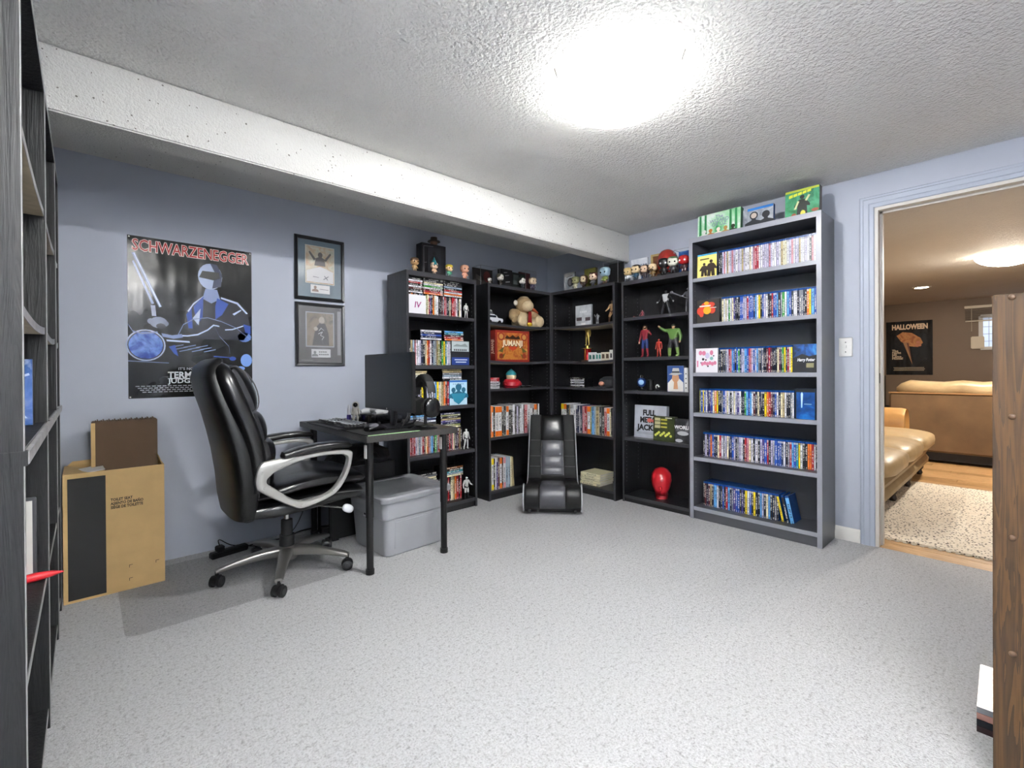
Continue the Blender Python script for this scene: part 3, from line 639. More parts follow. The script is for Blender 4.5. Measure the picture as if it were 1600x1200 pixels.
# ---------------------------------------------------------------- toys
_om = {}
def om(h, r=.35): return mat('toy '+h, h, r)
def vinyl(label, u, x, y, z, h, head, hair, body, legs, style='short', yaw=0.0, eyes='141414', beard=None):
    """big headed figurine looking along the front of its shelf"""
    t = thing('vinyl_figure', label, 'figurine', u.p(x, y, z), u.rz+yaw, 'big headed vinyl figures')
    s = h; hw, hh = .30*s, .27*s; hz = s-hh
    b = MB(); b.ell((0, 0, .33*s), (.15*s, .11*s, .17*s), 12, 7, 2.6)
    for k in (-1, 1):
        b.tube([(k*.12*s, 0, .42*s), (k*.2*s, -.02*s, .32*s), (k*.21*s, -.06*s, .24*s)], [.06*s, .055*s, .045*s], 8)
        b.tube([(k*.08*s, 0, .25*s), (k*.085*s, -.01*s, .08*s)], [.075*s, .07*s], 8, m=1); b.ell((k*.085*s, -.03*s, .04*s), (.075*s, .1*s, .04*s), 10, 5, m=1)
    b.obj('body', [om(body), om(legs)], t)
    b = MB(); b.ell((0, 0, hz), (hw, .25*s, hh), 18, 11, 3.0)
    for k in (-1, 1): b.ell((k*hw, 0, hz-.04*s), (.035*s, .05*s, .06*s), 8, 5)
    b.ell((0, -.25*s, hz-.08*s), (.03*s, .025*s, .02*s), 8, 5); hd = b.obj('head', om(head), t)
    for k in (-1, 1): MB().ell((k*.15*s, -.238*s, hz-.04*s), (.055*s, .02*s, .055*s), 12, 5).obj('eye', om(eyes, .15), hd)
    b = MB()
    if style == 'cone': b.lathe([(hw*1.06, hz+.02*s), (hw*.95, hz+.1*s), (hw*.45, hz+.42*s), (.01*s, hz+.72*s)], n=14)
    elif style == 'cap': b.ell((0, .01*s, hz+.1*s), (hw*1.06, .27*s, hh*.72), 16, 9, 2.6)
    elif style == 'long':
        b.ell((0, .04*s, hz+.06*s), (hw*1.1, .26*s, hh*.98), 16, 9, 2.8)
        for k in (-1, 1): b.ell((k*hw*.98, .0, hz-.16*s), (.09*s, .14*s, .26*s), 10, 7)
    elif style == 'flat': b.ell((0, .03*s, hz+.15*s), (hw*1.03, .26*s, hh*.62), 16, 9, 4)
    else:
        b.ell((0, .05*s, hz+.09*s), (hw*1.05, .25*s, hh*.85), 16, 9, 3)
        b.ell((.05*s, -.16*s, hz+.2*s), (hw*.7, .1*s, .06*s), 10, 5)
    if style != 'none': b.obj('hat' if style in ('cone', 'cap') else 'hair', om(hair), hd)
    if beard: MB().ell((0, -.19*s, hz-.19*s), (.17*s, .08*s, .09*s), 12, 5, 3).obj('beard', om(beard), hd)
    return t

BONES = [('pelvis', 'spine'), ('spine', 'chest'), ('chest', 'neck'), ('neck', 'head'), ('head', 'top'), ('pelvis', 'hipL'), ('hipL', 'kneeL'), ('kneeL', 'ankL'), ('ankL', 'toeL'),
         ('pelvis', 'hipR'), ('hipR', 'kneeR'), ('kneeR', 'ankR'), ('ankR', 'toeR'), ('chest', 'shL'), ('shL', 'elL'), ('elL', 'haL'), ('haL', 'fiL'), ('chest', 'shR'), ('shR', 'elR'), ('elR', 'haR'), ('haR', 'fiR')]
BASEP = dict(pelvis=(0, 0, .50), spine=(0, .005, .60), chest=(0, .005, .73), neck=(0, 0, .83), head=(0, -.008, .90), top=(0, -.004, .965),
             hipR=(-.055, 0, .485), kneeR=(-.075, -.01, .27), ankR=(-.09, .01, .045), toeR=(-.1, -.07, .02), shR=(-.115, .005, .785), elR=(-.165, .02, .62), haR=(-.18, -.03, .47), fiR=(-.18, -.045, .41))
for k in list(BASEP):
    if k.endswith('R'): q = BASEP[k]; BASEP[k[:-1]+'L'] = (-q[0], q[1], q[2])
BASER = dict(pelvis=.075, spine=.07, chest=.092, neck=.034, head=.058, top=.05, hip=.062, knee=.042, ank=.03, toe=.024, sh=.046, el=.034, ha=.024, fi=.018)
def figure(name, label, cat, u, x, y, z, h, cols, pose=None, bulk=1.0, yaw=0.0, group=None, metal=0.0, loc=None, rz=0.0, hair=None, parent=None):
    """one continuous toy body; cols maps head, torso, arm, hand, leg, boot"""
    P = dict(BASEP); P.update(pose or {}); keys = list(P); idx = {k: i for i, k in enumerate(keys)}
    R = [BASER[k if k in BASER else k[:-1]]*(bulk if k not in ('head', 'top', 'neck') else 1)*h for k in keys]
    me = bpy.data.meshes.new(name); me.from_pydata([Vector(P[k])*h for k in keys], [(idx[a], idx[b]) for a, b in BONES], [])
    o = bpy.data.objects.new('temp', me); COL.objects.link(o)
    sk = o.modifiers.new('s', 'SKIN'); sk.use_smooth_shade = True; ss = o.modifiers.new('d', 'SUBSURF'); ss.levels = 2
    for v, r in zip(me.skin_vertices[0].data, R): v.radius = (r, r)
    me.skin_vertices[0].data[idx['pelvis']].use_root = True
    dg = bpy.context.evaluated_depsgraph_get(); nm_ = bpy.data.meshes.new_from_object(o.evaluated_get(dg), depsgraph=dg)
    bpy.data.objects.remove(o); bpy.data.meshes.remove(me)
    order = ['head', 'torso', 'arm', 'hand', 'leg', 'boot', 'belt']
    nm_.materials.clear()
    for k in order: nm_.materials.append(mat('toy %s %g' % (cols.get(k, cols['torso']), metal), cols.get(k, cols['torso']), .3 if metal else .4, metal=metal))
    def cls(a, b):
        if b in ('head', 'top'): return 0
        if b in ('spine', 'chest', 'neck', 'shL', 'shR'): return 1
        if a[:2] in ('sh',): return 2
        if a[:2] == 'el': return 2
        if a[:2] == 'ha': return 3
        if b[:3] == 'hip': return 6
        if b[:4] == 'knee': return 4
        return 5
    co_ = np.empty(len(nm_.polygons)*3); nm_.polygons.foreach_get('center', co_); co_ = co_.reshape(-1, 3); best = np.full(len(co_), 1e9); mi = np.zeros(len(co_), int)
    for a, b in BONES:
        A, Bv = np.array(P[a])*h, np.array(P[b])*h; d = Bv-A; t_ = np.clip(((co_-A) @ d)/(d @ d), 0, 1)
        r = np.linalg.norm(co_-A-t_[:, None]*d, axis=1); k = r < best; best[k] = r[k]; mi[k] = cls(a, b)
    nm_.polygons.foreach_set('material_index', mi)
    nm_.shade_smooth()
    if parent is not None: return link(name, nm_, parent, loc or (0, 0, 0), (0, 0, rz))
    t = thing(name, label, cat, u.p(x, y, z), u.rz+yaw, group); link('body', nm_, t)
    if hair:
        q = P['head']; MB().ell((q[0]*h, q[1]*h+.012*h, q[2]*h+.028*h), (.062*h, .066*h, .062*h), 12, 7).obj('hair', om(hair), t)
    return t

# big headed figures along the bookcase tops
TOP = 1.786
vinyl('tan monkey faced vinyl figure at left end of dvd bookcase top', DB, .085, .03, TOP, .098, 'b08a5c', '5a4028', 'a88658', '9c7a4c', 'cap')
vinyl('vinyl figure with pointed teal hat on top of the dvd bookcase', DB, .25, .03, TOP, .090, 'e2bfa2', '1f7a80', 'd8b090', '7a5a40', 'cone')
vinyl('yellow haired vinyl figure with green collar on top of dvd bookcase', DB, .385, .03, TOP, .092, 'e0bc8c', 'c9b030', '4a9a7a', '3a6a55', 'cap')
vinyl('bald pink vinyl figure at right end of dvd bookcase top', DB, .53, .03, TOP, .112, 'e0a588', 'e0a588', 'd89a80', 'c88a70', 'none')
vinyl('brown haired vinyl figure half turned inside the left display case', CL, .175, .045, TOP, .10, 'dcd6cc', '4e4a3c', '3a342c', '2c2824', 'short', .5)
vinyl('white vinyl ghost figure at the very left of corner bookcase top', CL, .06, .05, TOP, .055, 'c9c4bc', 'c9c4bc', '8a857c', '6a665f', 'none')
vinyl('black haired vinyl figure with pale face before the green box', CL, .42, .035, TOP, .10, 'e6e2d6', '191b18', '343a40', '22262c', 'short', .3)
vinyl('bald vinyl figure in violet suit before the dark red box', CL, .545, .03, TOP, .118, 'dcc3a2', 'dcc3a2', '40384f', '38303f', 'none')
vinyl('green faced vinyl figure, leftmost of three on right corner bookcase top', CR, .265, .03, TOP, .105, 'a9a878', '8f9468', 'c9c6a8', 'd8d4c0', 'flat')
vinyl('curly brown haired vinyl figure, middle of three on right corner bookcase top', CR, .36, .03, TOP, .104, 'e2cba6', '4e3426', '584a44', '3a302c', 'long')
vinyl('red haired vinyl figure in grey coat, right of three on corner bookcase top', CR, .46, .03, TOP, .112, 'e2c4ac', '542a2c', '6f6f72', '4c4c50', 'short')
vinyl('vinyl figure with pale blue domed head beside the far right corner case', CR, .585, .03, TOP, .138, '9fbccb', '9fbccb', '8a9a52', '6c5a4a', 'cap')
vinyl('blond vinyl figure in white shirt, leftmost on figure bookcase top', FB, .04, .03, TOP+.002, .105, 'e0c58e', 'd0b276', 'd8dadc', '3a3d44', 'flat')
vinyl('dark haired vinyl figure in blue jacket on figure bookcase top', FB, .115, .03, TOP+.002, .118, 'dcc39a', '2a2320', '2c4f66', '27333f', 'short')
vinyl('long haired brunette vinyl figure on figure bookcase top', FB, .195, .03, TOP+.002, .105, 'dfc0a4', '33231f', '3c3034', '33303a', 'long')
vinyl('bald bearded vinyl figure in brown robe on figure bookcase top', FB, .265, .03, TOP+.002, .105, 'dcc29a', 'dcc29a', '7d6238', '5c4a30', 'none', beard='5a4426')
vinyl('black hooded vinyl figure with white visor on figure bookcase top', FB, .36, .03, TOP+.002, .128, '1a1a1c', '101012', '18181a', '141416', 'cap', .3, eyes='d8d8dc')
vinyl('pale faced vinyl figure with green hair on figure bookcase top', FB, .435, .03, TOP+.002, .125, 'dcdccc', '5f7a52', '3a3a3e', '2c2c30', 'short', .3)
vinyl('red headed vinyl figure squeezed next to the tall grey bookcase', FB, .52, .035, TOP+.002, .125, 'a81e22', 'a81e22', '3a2026', '4e2a2c', 'none', eyes='f2f2f2')

def clear_box(name, label, cat, u, x, y, z, w, h, d, back, yaw=0.0):
    t = thing(name, label, cat, u.p(x, y, z), u.rz+yaw)
    e = .0022; m_ = mat('clear plastic edge', '8f9094', .25); b = MB()
    for a in (0, w-e):
        for c in (0, d-e): b.box(a, c, 0, a+e, c+e, h)
        for q in (0, h-e): b.box(a, e, q, a+e, d-e, q+e)
    for c in (0, d-e):
        for q in (0, h-e): b.box(e, c, q, w-e, c+e, q+e)
    b.obj('case_edge', m_, t)
    B(.003, d-.02, .003, w-.003, d-.004, h-.003).obj('card_back', back, t, smooth=False); return t
q = clear_box('display_case', 'clear plastic display case at left end of corner bookcase top', 'display case', CL, .008, .105, TOP, .215, .165, .12, mat('dark card', '26221f', .6))
art('red_print', [disc((.15, .1), .04, 12, 1.2)], mt('5a2622'), q, y=.099); art('pale_print', [[(.03, .07), (.09, .05), (.09, .09), (.03, .11)]], mt('55524c'), q, y=.099)
q = box_item('film_box', 'black box with two faint white marks behind the corner bookcase figures', 'box', CL, .232, TOP, .13, .165, .05, mat('black card', '141415', .5), y=.10)
art('white_mark', [[(.03, .13), (.07, .138), (.07, .143), (.03, .136)], [(.045, .105), (.09, .115), (.09, .120), (.045, .112)], [(.05, .05), (.1, .058), (.1, .065), (.05, .057)]], mt('9a9a9c'), q)
q = box_item('film_box', 'dark green box with a grey window print on corner bookcase top', 'box', CL, .372, TOP, .155, .155, .05, mat('dark green card', '1b221f', .5), y=.11)
art('window_print', [[(.012, .05), (.075, .05), (.075, .135), (.012, .135)]], mt('565f5c'), q); art('green_strip', [[(.1, .03), (.145, .03), (.145, .14), (.1, .14)]], mt('24402f'), q)
clear_box('display_case', 'clear display case with dark red card behind the violet suited figure', 'display case', CL, .50, .075, TOP, .14, .185, .10, mat('dark red card', '4a2323', .6))
q = box_item('film_case', 'grey blue film case with dark arch print at left of right corner bookcase top', 'film case', CR, .115, TOP, .125, .162, .016, cover_mat('misty print', ['6c7f88', 'a9adae', 'c9c8c4'], 9, 14), mt('4c5458'), y=.05)
art('arch_figure', [disc((.075, .075), .034, 14, 1.2)], mt('4a4a4c'), q); art('face', [disc((.075, .072), .022, 12, 1.2)], mt('7a7a7a'), q, y=-.0012); art('script', [[(.03, .12), (.1, .128), (.1, .134), (.03, .126)]], mt('3f4446'), q)
q = box_item('film_box', 'olive yellow card standing behind the three corner bookcase figures', 'box', CR, .285, TOP, .125, .185, .03, cover_mat('olive print', ['55522a', '7a7638', '6c6a32'], 14, 15), mt('4a4728'), y=.13)
art('dark_mark', [disc((.065, .135), .009, 10, 1.8)], mt('1f1d14'), q)
clear_box('display_case', 'clear display case with black card at right end of right corner bookcase', 'display case', CR, .525, .085, TOP, .15, .195, .10, mat('black card', '141415', .5))
q = box_item('film_case', 'pale white film case behind the blond figure, figure bookcase top', 'film case', FB, .045, TOP+.002, .15, .178, .016, cover_mat('pale mist print', ['c9ced6', 'e2e5ea', 'aeb9c8'], 10, 17), mt('b9bec8'), y=.07)
art('title', [[(.02+.022*i, .118), (.034+.022*i, .118), (.034+.022*i, .131), (.02+.022*i, .131)] for i in range(6)], mt('8d98a8'), q)
art('blue_print', [[(.09, .004), (.148, .004), (.148, .05), (.1, .06)]], mt('2a4f86'), q)
q = thing('picture_frame', 'gold picture frame behind the bearded figure, figure bookcase top', 'frame', FB.p(.205, .1, TOP+.002), FB.rz)
B(0, 0, 0, .018, .02, .195).box(.137, 0, 0, .155, .02, .195).box(.018, 0, 0, .137, .02, .018).box(.018, 0, .177, .137, .02, .195).obj('frame', mat('pale gold', 'b9a06a', .4, .3), q, .002)
B(.018, .008, .018, .137, .014, .177).obj('print', cover_mat('brown print', ['4a2f1e', '7d4f2e', '5c3a26'], 16, 19), q, smooth=False)
q = thing('helmet', 'large red rounded helmet shell on figure bookcase top', 'helmet', FB.p(.345, .115, TOP+.002), FB.rz)
b = MB(); b.ell((0, 0, .115), (.072, .085, .10), 20, 11, 2.3); b.obj('shell', mat('toy red gloss', '9a2a22', .22, coat=.4), q); B(-.055, -.07, 0, .055, .06, .025).obj('stand', PLAS, q, .006)
MB().tube([(.062*math.sin(a), -.09*math.cos(a)+.004, .085) for a in (-.9, -.5, 0, .5, .9)], .006, 6).obj('visor_rim', mat('dull gold', 'b08a4a', .35, .6), q)
q = clear_box('display_case', 'clear blue edged case with blue card near right end of figure bookcase top', 'display case', FB, .405, .10, TOP+.002, .14, .195, .09, cover_mat('blue card print', ['10204a', '2a5aa0', '7fb0e0'], 11, 23))

# middle shelves of the figure bookcase
red, blu = '8e2430', '2a4280'
figure('action_figure', 'tall red and blue toy figure standing with one forearm raised', 'toy figure', FB, .152, .10, FT[1], .268,
       dict(head='c89a78', torso=red, arm=red, hand='c89a78', leg=blu, boot=red, belt=blu), dict(elL=(.19, .01, .66), haL=(.2, -.09, .72), fiL=(.2, -.13, .74)), group='toy figures on figure bookcase', hair='3a2a20')
figure('action_figure', 'small all red toy figure between the blue and green figures', 'toy figure', FB, .275, .10, FT[1], .148,
       dict(head='9a3a2c', torso='a8342a', arm='a8342a', hand='b8503c', leg='b04a3c', boot='a8342a'), group='toy figures on figure bookcase')
g1, g2 = '56783a', '35323a'
figure('action_figure', 'broad toy figure in green jersey and dark trousers reaching one arm out', 'toy figure', FB, .405, .09, FT[1], .255,
       dict(head='b8906e', torso=g1, arm=g1, hand='b8906e', leg=g2, boot='6f8a48', belt=g2),
       dict(shR=(-.16, 0, .79), elR=(-.28, -.05, .80), haR=(-.40, -.1, .90), fiR=(-.44, -.12, .95), shL=(.16, 0, .78), elL=(.23, 0, .60), haL=(.23, -.06, .45), fiL=(.22, -.08, .40),
            hipR=(-.075, 0, .47), kneeR=(-.12, -.02, .27), ankR=(-.14, .01, .05), hipL=(.075, 0, .47), kneeL=(.12, -.02, .27), ankL=(.15, .01, .05)), bulk=1.5, group='toy figures on figure bookcase', hair='23281c')
figure('action_figure', 'black and white armoured toy figure with wide arms', 'toy figure', FB, .325, .12, FT[0], .205,
       dict(head='26262a', torso='b9b9bd', arm='1c1c20', hand='a9a9ad', leg='26262b', boot='3c3c42', belt='1c1c20'),
       dict(elR=(-.24, 0, .66), haR=(-.32, -.04, .55), fiR=(-.36, -.06, .50), elL=(.24, 0, .66), haL=(.32, -.04, .55), fiL=(.34, -.06, .49), kneeR=(-.12, -.03, .27), ankR=(-.17, 0, .045), toeR=(-.2, -.07, .02),
            kneeL=(.12, -.03, .27), ankL=(.17, 0, .045), toeL=(.2, -.07, .02)), bulk=1.35, group='toy figures on figure bookcase')
t = figure('action_figure', 'slim grey toy figure holding a long staff beside grey bookcase', 'toy figure', FB, .515, .11, FT[0], .20,
           dict(head='77777b', torso='55555a', arm='606066', hand='8a8a8e', leg='4c4c52', boot='66666b'), dict(elR=(-.2, -.02, .68), haR=(-.26, -.10, .66), fiR=(-.28, -.13, .66)), group='toy figures on figure bookcase')
MB().tube([(-.115, -.03, .165), (.05, -.022, .09)], [.006, .0025], 8).ell((-.12, -.03, .168), (.016, .006, .012), 8, 5).obj('staff', om('6e6e72'), t)
figure('action_figure', 'tiny pink and red toy figure sitting at left on the upper figure shelf', 'toy figure', FB, .135, .09, FT[0]-.022, .085,
       dict(head='b98a86', torso='9a4a52', arm='8a5a66', hand='c4a09a', leg='a86068', boot='7a3a40'),
       dict(kneeR=(-.1, -.18, .42), ankR=(-.14, -.28, .30), toeR=(-.15, -.34, .30), kneeL=(.1, -.18, .42), ankL=(.14, -.28, .30), toeL=(.15, -.34, .30), elR=(-.22, -.02, .62), haR=(-.3, -.05, .5), fiR=(-.33, -.06, .45)), group='toy figures on figure bookcase')
t = thing('toy_saucer', 'tiny red toy scrap lying left of the pink sitting figure', 'toy', FB.p(.075, .08, FT[0]), FB.rz)
MB().ell((0, 0, .006), (.022, .012, .006), 12, 5).obj('disc', om('7a3a3a'), t); MB().ell((-.012, 0, .012), (.008, .008, .006), 8, 5).obj('knob', om('a86a60'), t)
# pendant watch, ring and badge
t = thing('toy_medallion', 'round blue toy medallion on a black stand, figure bookcase fourth opening', 'toy', FB.p(.125, .09, FT[2]), FB.rz)
MB().lathe([(.03, 0), (.032, .006), (.012, .012), (.008, .03)], n=16).obj('stand', PLAS, t)
MB().tube([(0, -.008, .066), (0, .008, .066)], .036, 24).obj('dial_rim', mat('toy blue rim', '16306a', .3), t); MB().ell((0, -.009, .066), (.026, .004, .022), 20, 7).obj('dial', mat('toy pale blue', '9fc4e4', .25), t)
MB().tube([(.012*math.cos(a), 0, .112+.012*math.sin(a)) for a in (i*math.pi/6 for i in range(12))], .0025, 6, True).obj('hanging_ring', CHROME, t)
t = thing('toy_collar', 'black toy collar with silver rim right of the blue medallion', 'toy', FB.p(.205, .09, FT[2]), FB.rz)
MB().lathe([(.026, 0), (.03, .01), (.024, .04), (.03, .082), (.024, .088), (.02, .04), (.024, .004)], n=20).obj('body', PLAS, t)
MB().tube([(.029*math.cos(a), .029*math.sin(a), .085) for a in (i*math.pi/10 for i in range(20))], .0022, 6, True).obj('rim', CHROME, t)
t = thing('toy_badge', 'small white and black swirl badge on the figure bookcase', 'toy', FB.p(.27, .08, FT[2]), FB.rz)
MB().tube([(0, 0, .028), (0, .012, .028)], .027, 20).obj('disc', om('1c1c1e'), t)
MB().tube([(.016*math.cos(a)*(1-.12*a), -.001, .03+.018*math.sin(a)*(1-.05*a)) for a in (i*.35 for i in range(12))], [.007-.0004*i for i in range(12)], 8).obj('swirl', om('e2e2e0'), t)
# red bust
t = thing('toy_bust', 'glossy red egg shaped toy head on floor level shelf of figure bookcase', 'toy', FB.p(.285, .11, FT[4]), FB.rz+.45)
mr = mat('red bust', 'b01e26', .28, coat=.3)
MB().loft([((0, .02, 0), (.045, 0, 0), (0, .05, 0), 2.5), ((0, .025, .025), (.05, 0, 0), (0, .05, 0), 2.5), ((0, .0, .055), (.05, 0, 0), (0, .07, 0), 2.4), ((0, -.005, .10), (.068, 0, 0), (0, .088, 0), 2.3), ((0, 0, .15), (.078, 0, 0), (0, .095, 0), 2.2),
           ((0, .005, .195), (.072, 0, 0), (0, .088, 0), 2.1), ((0, .01, .228), (.05, 0, 0), (0, .062, 0), 2), ((0, .012, .242), (.018, 0, 0), (0, .022, 0), 2)], 24).obj('head', mr, t)
MB().ell((0, -.098, .10), (.012, .012, .018), 10, 5).obj('nose', mr, t); MB().tube([(0, .07, .05), (0, .085, .15), (0, .03, .235)], .0015, 6).obj('seam', om('7a1018'), t)

# corner shelves
t = thing('plush_toy', 'beige plush monkey slumped forward with red tie, left corner bookcase', 'plush toy', CL.p(.50, .10, zs(CL, 0, .5, CT, .012)), CL.rz)
ft = mat('beige plush', 'b59a72', .95, var=.12, vs=60, bump=(260, .5, .004)); fc = mat('cream plush', 'd6c09a', .95, var=.08, vs=60, bump=(260, .5, .004))
MB().loft([((0, .03, 0), (.09, 0, 0), (0, .075, 0), 2.2), ((0, .03, .05), (.10, 0, 0), (0, .085, 0), 2), ((0, .04, .11), (.08, 0, 0), (0, .07, 0), 2), ((0, .045, .155), (.045, 0, 0), (0, .045, 0), 2)], 18).obj('body', fc, t)
h_ = MB().ell((0, .0, .205), (.078, .078, .072), 20, 11).obj('head', ft, t); MB().ell((0, -.045, .19), (.062, .052, .052), 18, 9).obj('muzzle', fc, h_); MB().ell((0, .0, .262), (.045, .05, .02), 12, 5).obj('hair_tuft', fc, h_)
for k in (-1, 1): MB().ell((k*.09, .01, .215), (.024, .014, .026), 12, 7).obj('ear', mat('pale plush', 'd8cfc0', .9), h_)
for k in (-1, 1):
    MB().tube([(k*.06, .03, .13), (k*.12, .01, .12), (k*.15, -.02, .085), (k*.15, -.05, .06)], [.036, .042, .040, .034], 12).obj('arm', ft, t)
    MB().tube([(k*.05, 0, .04), (k*.09, -.06, .04), (k*.10, -.08, .05)], [.042, .045, .046], 12).ell((k*.105, -.09, .052), (.052, .036, .052), 16, 9).obj('leg', fc, t)
MB().prism([(-.016, .135), (.016, .135), (.022, .03), (0, .012), (-.022, .03)], -.082, -.074).obj('tie', mat('red felt', '9a1a1c', .9), t)
MB().ell((-.03, -.105, .018), (.03, .02, .018), 12, 5).obj('toy_banana', mat('toy yellow', 'd8b030', .6), t)
MB().tube([(.085, .0, .19), (.12, -.01, .165), (.155, -.02, .135)], [.014, .017, .013], 8).obj('ribbon', mat('orange red cloth', 'a8502e', .9), t)
t = thing('toy_car', 'white toy ambulance wagon with roof rack, left end of corner bookcase shelf', 'toy car', CL.p(.115, .08, zs(CL, 0, .1, CT, .012)), CL.rz)
b = MB(); b.prism([(-.09, .016), (.088, .016), (.094, .03), (.09, .048), (.035, .052), (.02, .074), (-.09, .074)], -.032, .032); b.obj('body', om('dcdce2'), t, .004)
B(-.08, -.0335, .053, .012, .0335, .070).obj('window_band', om('20242e', .2), t); b = MB()
for x in (-.055, .05):
    for y in (-.03, .03): MB().tube([(x, y-.006, .016), (x, y+.006, .016)], .016, 16).obj('wheel', om('1d1d20'), t)
B(-.085, -.028, .075, .0, .028, .08).obj('roof_rack', om('e6e6e8'), t); B(-.055, -.02, .08, -.01, .02, .104).obj('roof_gear', om('55555a'), t, .006); MB().ell((-.025, 0, .11), (.016, .016, .01), 10, 5).obj('dish', om('b9b9b4'), t)
t = thing('trophy', 'gold figure trophy on a red column in right corner bookcase', 'trophy', CR.p(.325, .12, zs(CR, 1, .32, CT, .012)), CR.rz)
gold = mat('trophy gold', 'c9ad62', .22, .9)
B(-.045, -.035, 0, .045, .035, .016).obj('base', mat('marble brown', '4a3a30', .3), t, .003)
MB().lathe([(.034, .016), (.032, .02), (.032, .112), (.034, .116)], n=20).obj('column', mat('metallic red', 'b0161e', .25, .4), t); B(-.006, -.0345, .018, .006, -.031, .114).obj('gold_stripe', gold, t)
MB().lathe([(.05, .116), (.05, .121), (.02, .124), (.018, .14), (.024, .146)], n=20).obj('cap_plate', gold, t)
figure('figure', '', '', CR, 0, 0, 0, .185, dict(torso='c9ad62'), dict(elR=(-.14, .01, .92), haR=(-.07, -.02, 1.06), fiR=(-.05, -.02, 1.1)), metal=.9, parent=t, loc=(0, 0, .144))
for i, (lb, x, w, h, c, a2) in enumerate((('white picture strip card leftmost in front of corner shelf', .405, .075, .078, 'dedfe0', '2f6f66'), ('second white card with teal print on corner shelf', .48, .06, .068, 'd9dedd', '3a8a80'),
                                         ('cream printed card third along the corner shelf', .54, .085, .072, 'dcd3bc', '5a4a3a'), ('white printed card rightmost along the corner shelf', .625, .055, .085, 'e0e0dc', '3a3a3e'))):
    q = box_item('card', lb, 'card', CR, x, zs(CR, 1, x, CT, .012), w, h, .02, mt(c), y=.03, group='printed cards on the corner shelf')
    art('print', [[(.008+.5*w*k, .02), (.006+.5*w*k+.36*w, .02), (.004+.5*w*k+.36*w, .055), (.01+.5*w*k, .058)] for k in range(2)], mt(a2), q)
figure('action_figure', 'bronze bare armed warrior figurine at right end of corner shelf', 'toy figure', CR, .60, .11, zs(CR, 0, .6, CT, .012), .20, dict(head='6e5a44', torso='b08e64', arm='b8946a', hand='b8946a', leg='b08a62', boot='5a3f30', belt='4a2a24'),
       dict(kneeR=(-.12, -.05, .28), ankR=(-.17, 0, .06), toeR=(-.2, -.07, .03), kneeL=(.12, -.03, .27), ankL=(.17, .02, .05), toeL=(.19, -.05, .02), elR=(-.2, -.02, .64), haR=(-.25, -.1, .55), fiR=(-.27, -.13, .52)), bulk=1.15, hair='4a3a2e')
figure('action_figure', 'small silver toy figure right of the silver film box', 'toy figure', CR, .45, .10, zs(CR, 0, .45, CT, .012), .105, dict(head='b9b9bb', torso='8a8a8e', arm='a9a9ad', hand='c4c4c6', leg='77777b', boot='9a9a9e'),
       dict(elR=(-.22, 0, .72), haR=(-.2, -.1, .86), fiR=(-.19, -.12, .9), elL=(.22, 0, .70), haL=(.24, -.1, .78), fiL=(.24, -.13, .8)), bulk=1.6, metal=.5)
# fourth opening of the corner pair
stack(CL, 'wwgwgwrrr', .026, CT[2], 'pile of slim cases in left corner bookcase', .125, kind='dvd', cat='disc case', name='disc_case', t=.0102, y=.03, d=.12)
t = thing('toy_figure', 'round bodied toy doll in red coat and teal cap', 'toy', CL.p(.34, .10, CT[2]), CL.rz)
MB().lathe([(.06, 0), (.078, .02), (.074, .05), (.045, .075)], n=24).obj('coat', om('a81a26'), t); MB().ell((0, 0, .10), (.046, .045, .048), 20, 9).obj('head', om('d6bf98'), t)
MB().lathe([(.048, .112), (.044, .128), (.028, .146), (.008, .158)], n=20).obj('cap', om('2f8a94'), t); MB().ell((0, 0, .157), (.011, .011, .008), 10, 5).obj('bobble', om('2f8a94'), t)
for k in (-1, 1): MB().tube([(k*.06, 0, .06), (k*.085, -.02, .035)], [.02, .018], 10).ell((k*.087, -.022, .03), (.018, .018, .016), 10, 5).obj('arm', om('a81a26'), t)
for k, (x, r) in enumerate(((.455, .024), (.525, .028))):
    t = thing('coaster', f'small flat black disc, {("left", "right")[k]} of two beside the red coated doll', 'coaster', CL.p(x, .07, CT[2]), 0)
    MB().lathe([(r*.9, 0), (r, .006), (r*.8, .014), (r*.3, .016)], n=20).obj('disc', PLAS, t); MB().tube([(r*.8*math.cos(a), r*.8*math.sin(a), .0145) for a in (i*math.pi/8 for i in range(16))], .0012, 5, True).obj('rim', mat('grey rim', '77777b', .3), t)
stack(CR, 'kwkwgwkk', .19, CT[2], 'pile of slim cases in right corner bookcase', .16, kind='dvd', cat='disc case', name='disc_case', t=.011, y=.04, d=.12)
t = thing('cap', 'dark grey cap resting on a stand in right corner bookcase', 'cap', CR.p(.55, .12, CT[2]), CR.rz)
MB().lathe([(.085, 0), (.088, .03), (.075, .07), (.04, .092), (.01, .096)], n=24).obj('crown', mat('grey felt', '2c2d30', .9), t); MB().loft([((0, -.06, .012), (.08, 0, 0), (0, .004, .008), 2), ((0, -.13, .006), (.055, 0, 0), (0, .004, .006), 2)], 14).obj('peak', mat('grey felt', '2c2d30', .9), t)
t = thing('toy_puck', 'small peach coloured toy in front of the grey cap', 'toy', CR.p(.55, .02, CT[2]), CR.rz)
MB().ell((0, 0, .035), (.026, .02, .02), 14, 7).obj('top', om('c98a70'), t); MB().lathe([(.012, 0), (.01, .02)], n=12).obj('stem', om('8a7a70'), t)
t = thing('toy_scrap', 'white crumpled tag at right on the corner shelf below the cap', 'tag', CR.p(.505, .018, CT[2]), CR.rz)
B(-.02, 0, 0, .02, .02, .006).obj('tag', om('d0d0d4'), t, .002); MB().tube([(.02, .01, .003), (.035, .012, .01), (.045, .01, .004)], .0015, 6).obj('string', om('8a8a8e'), t)

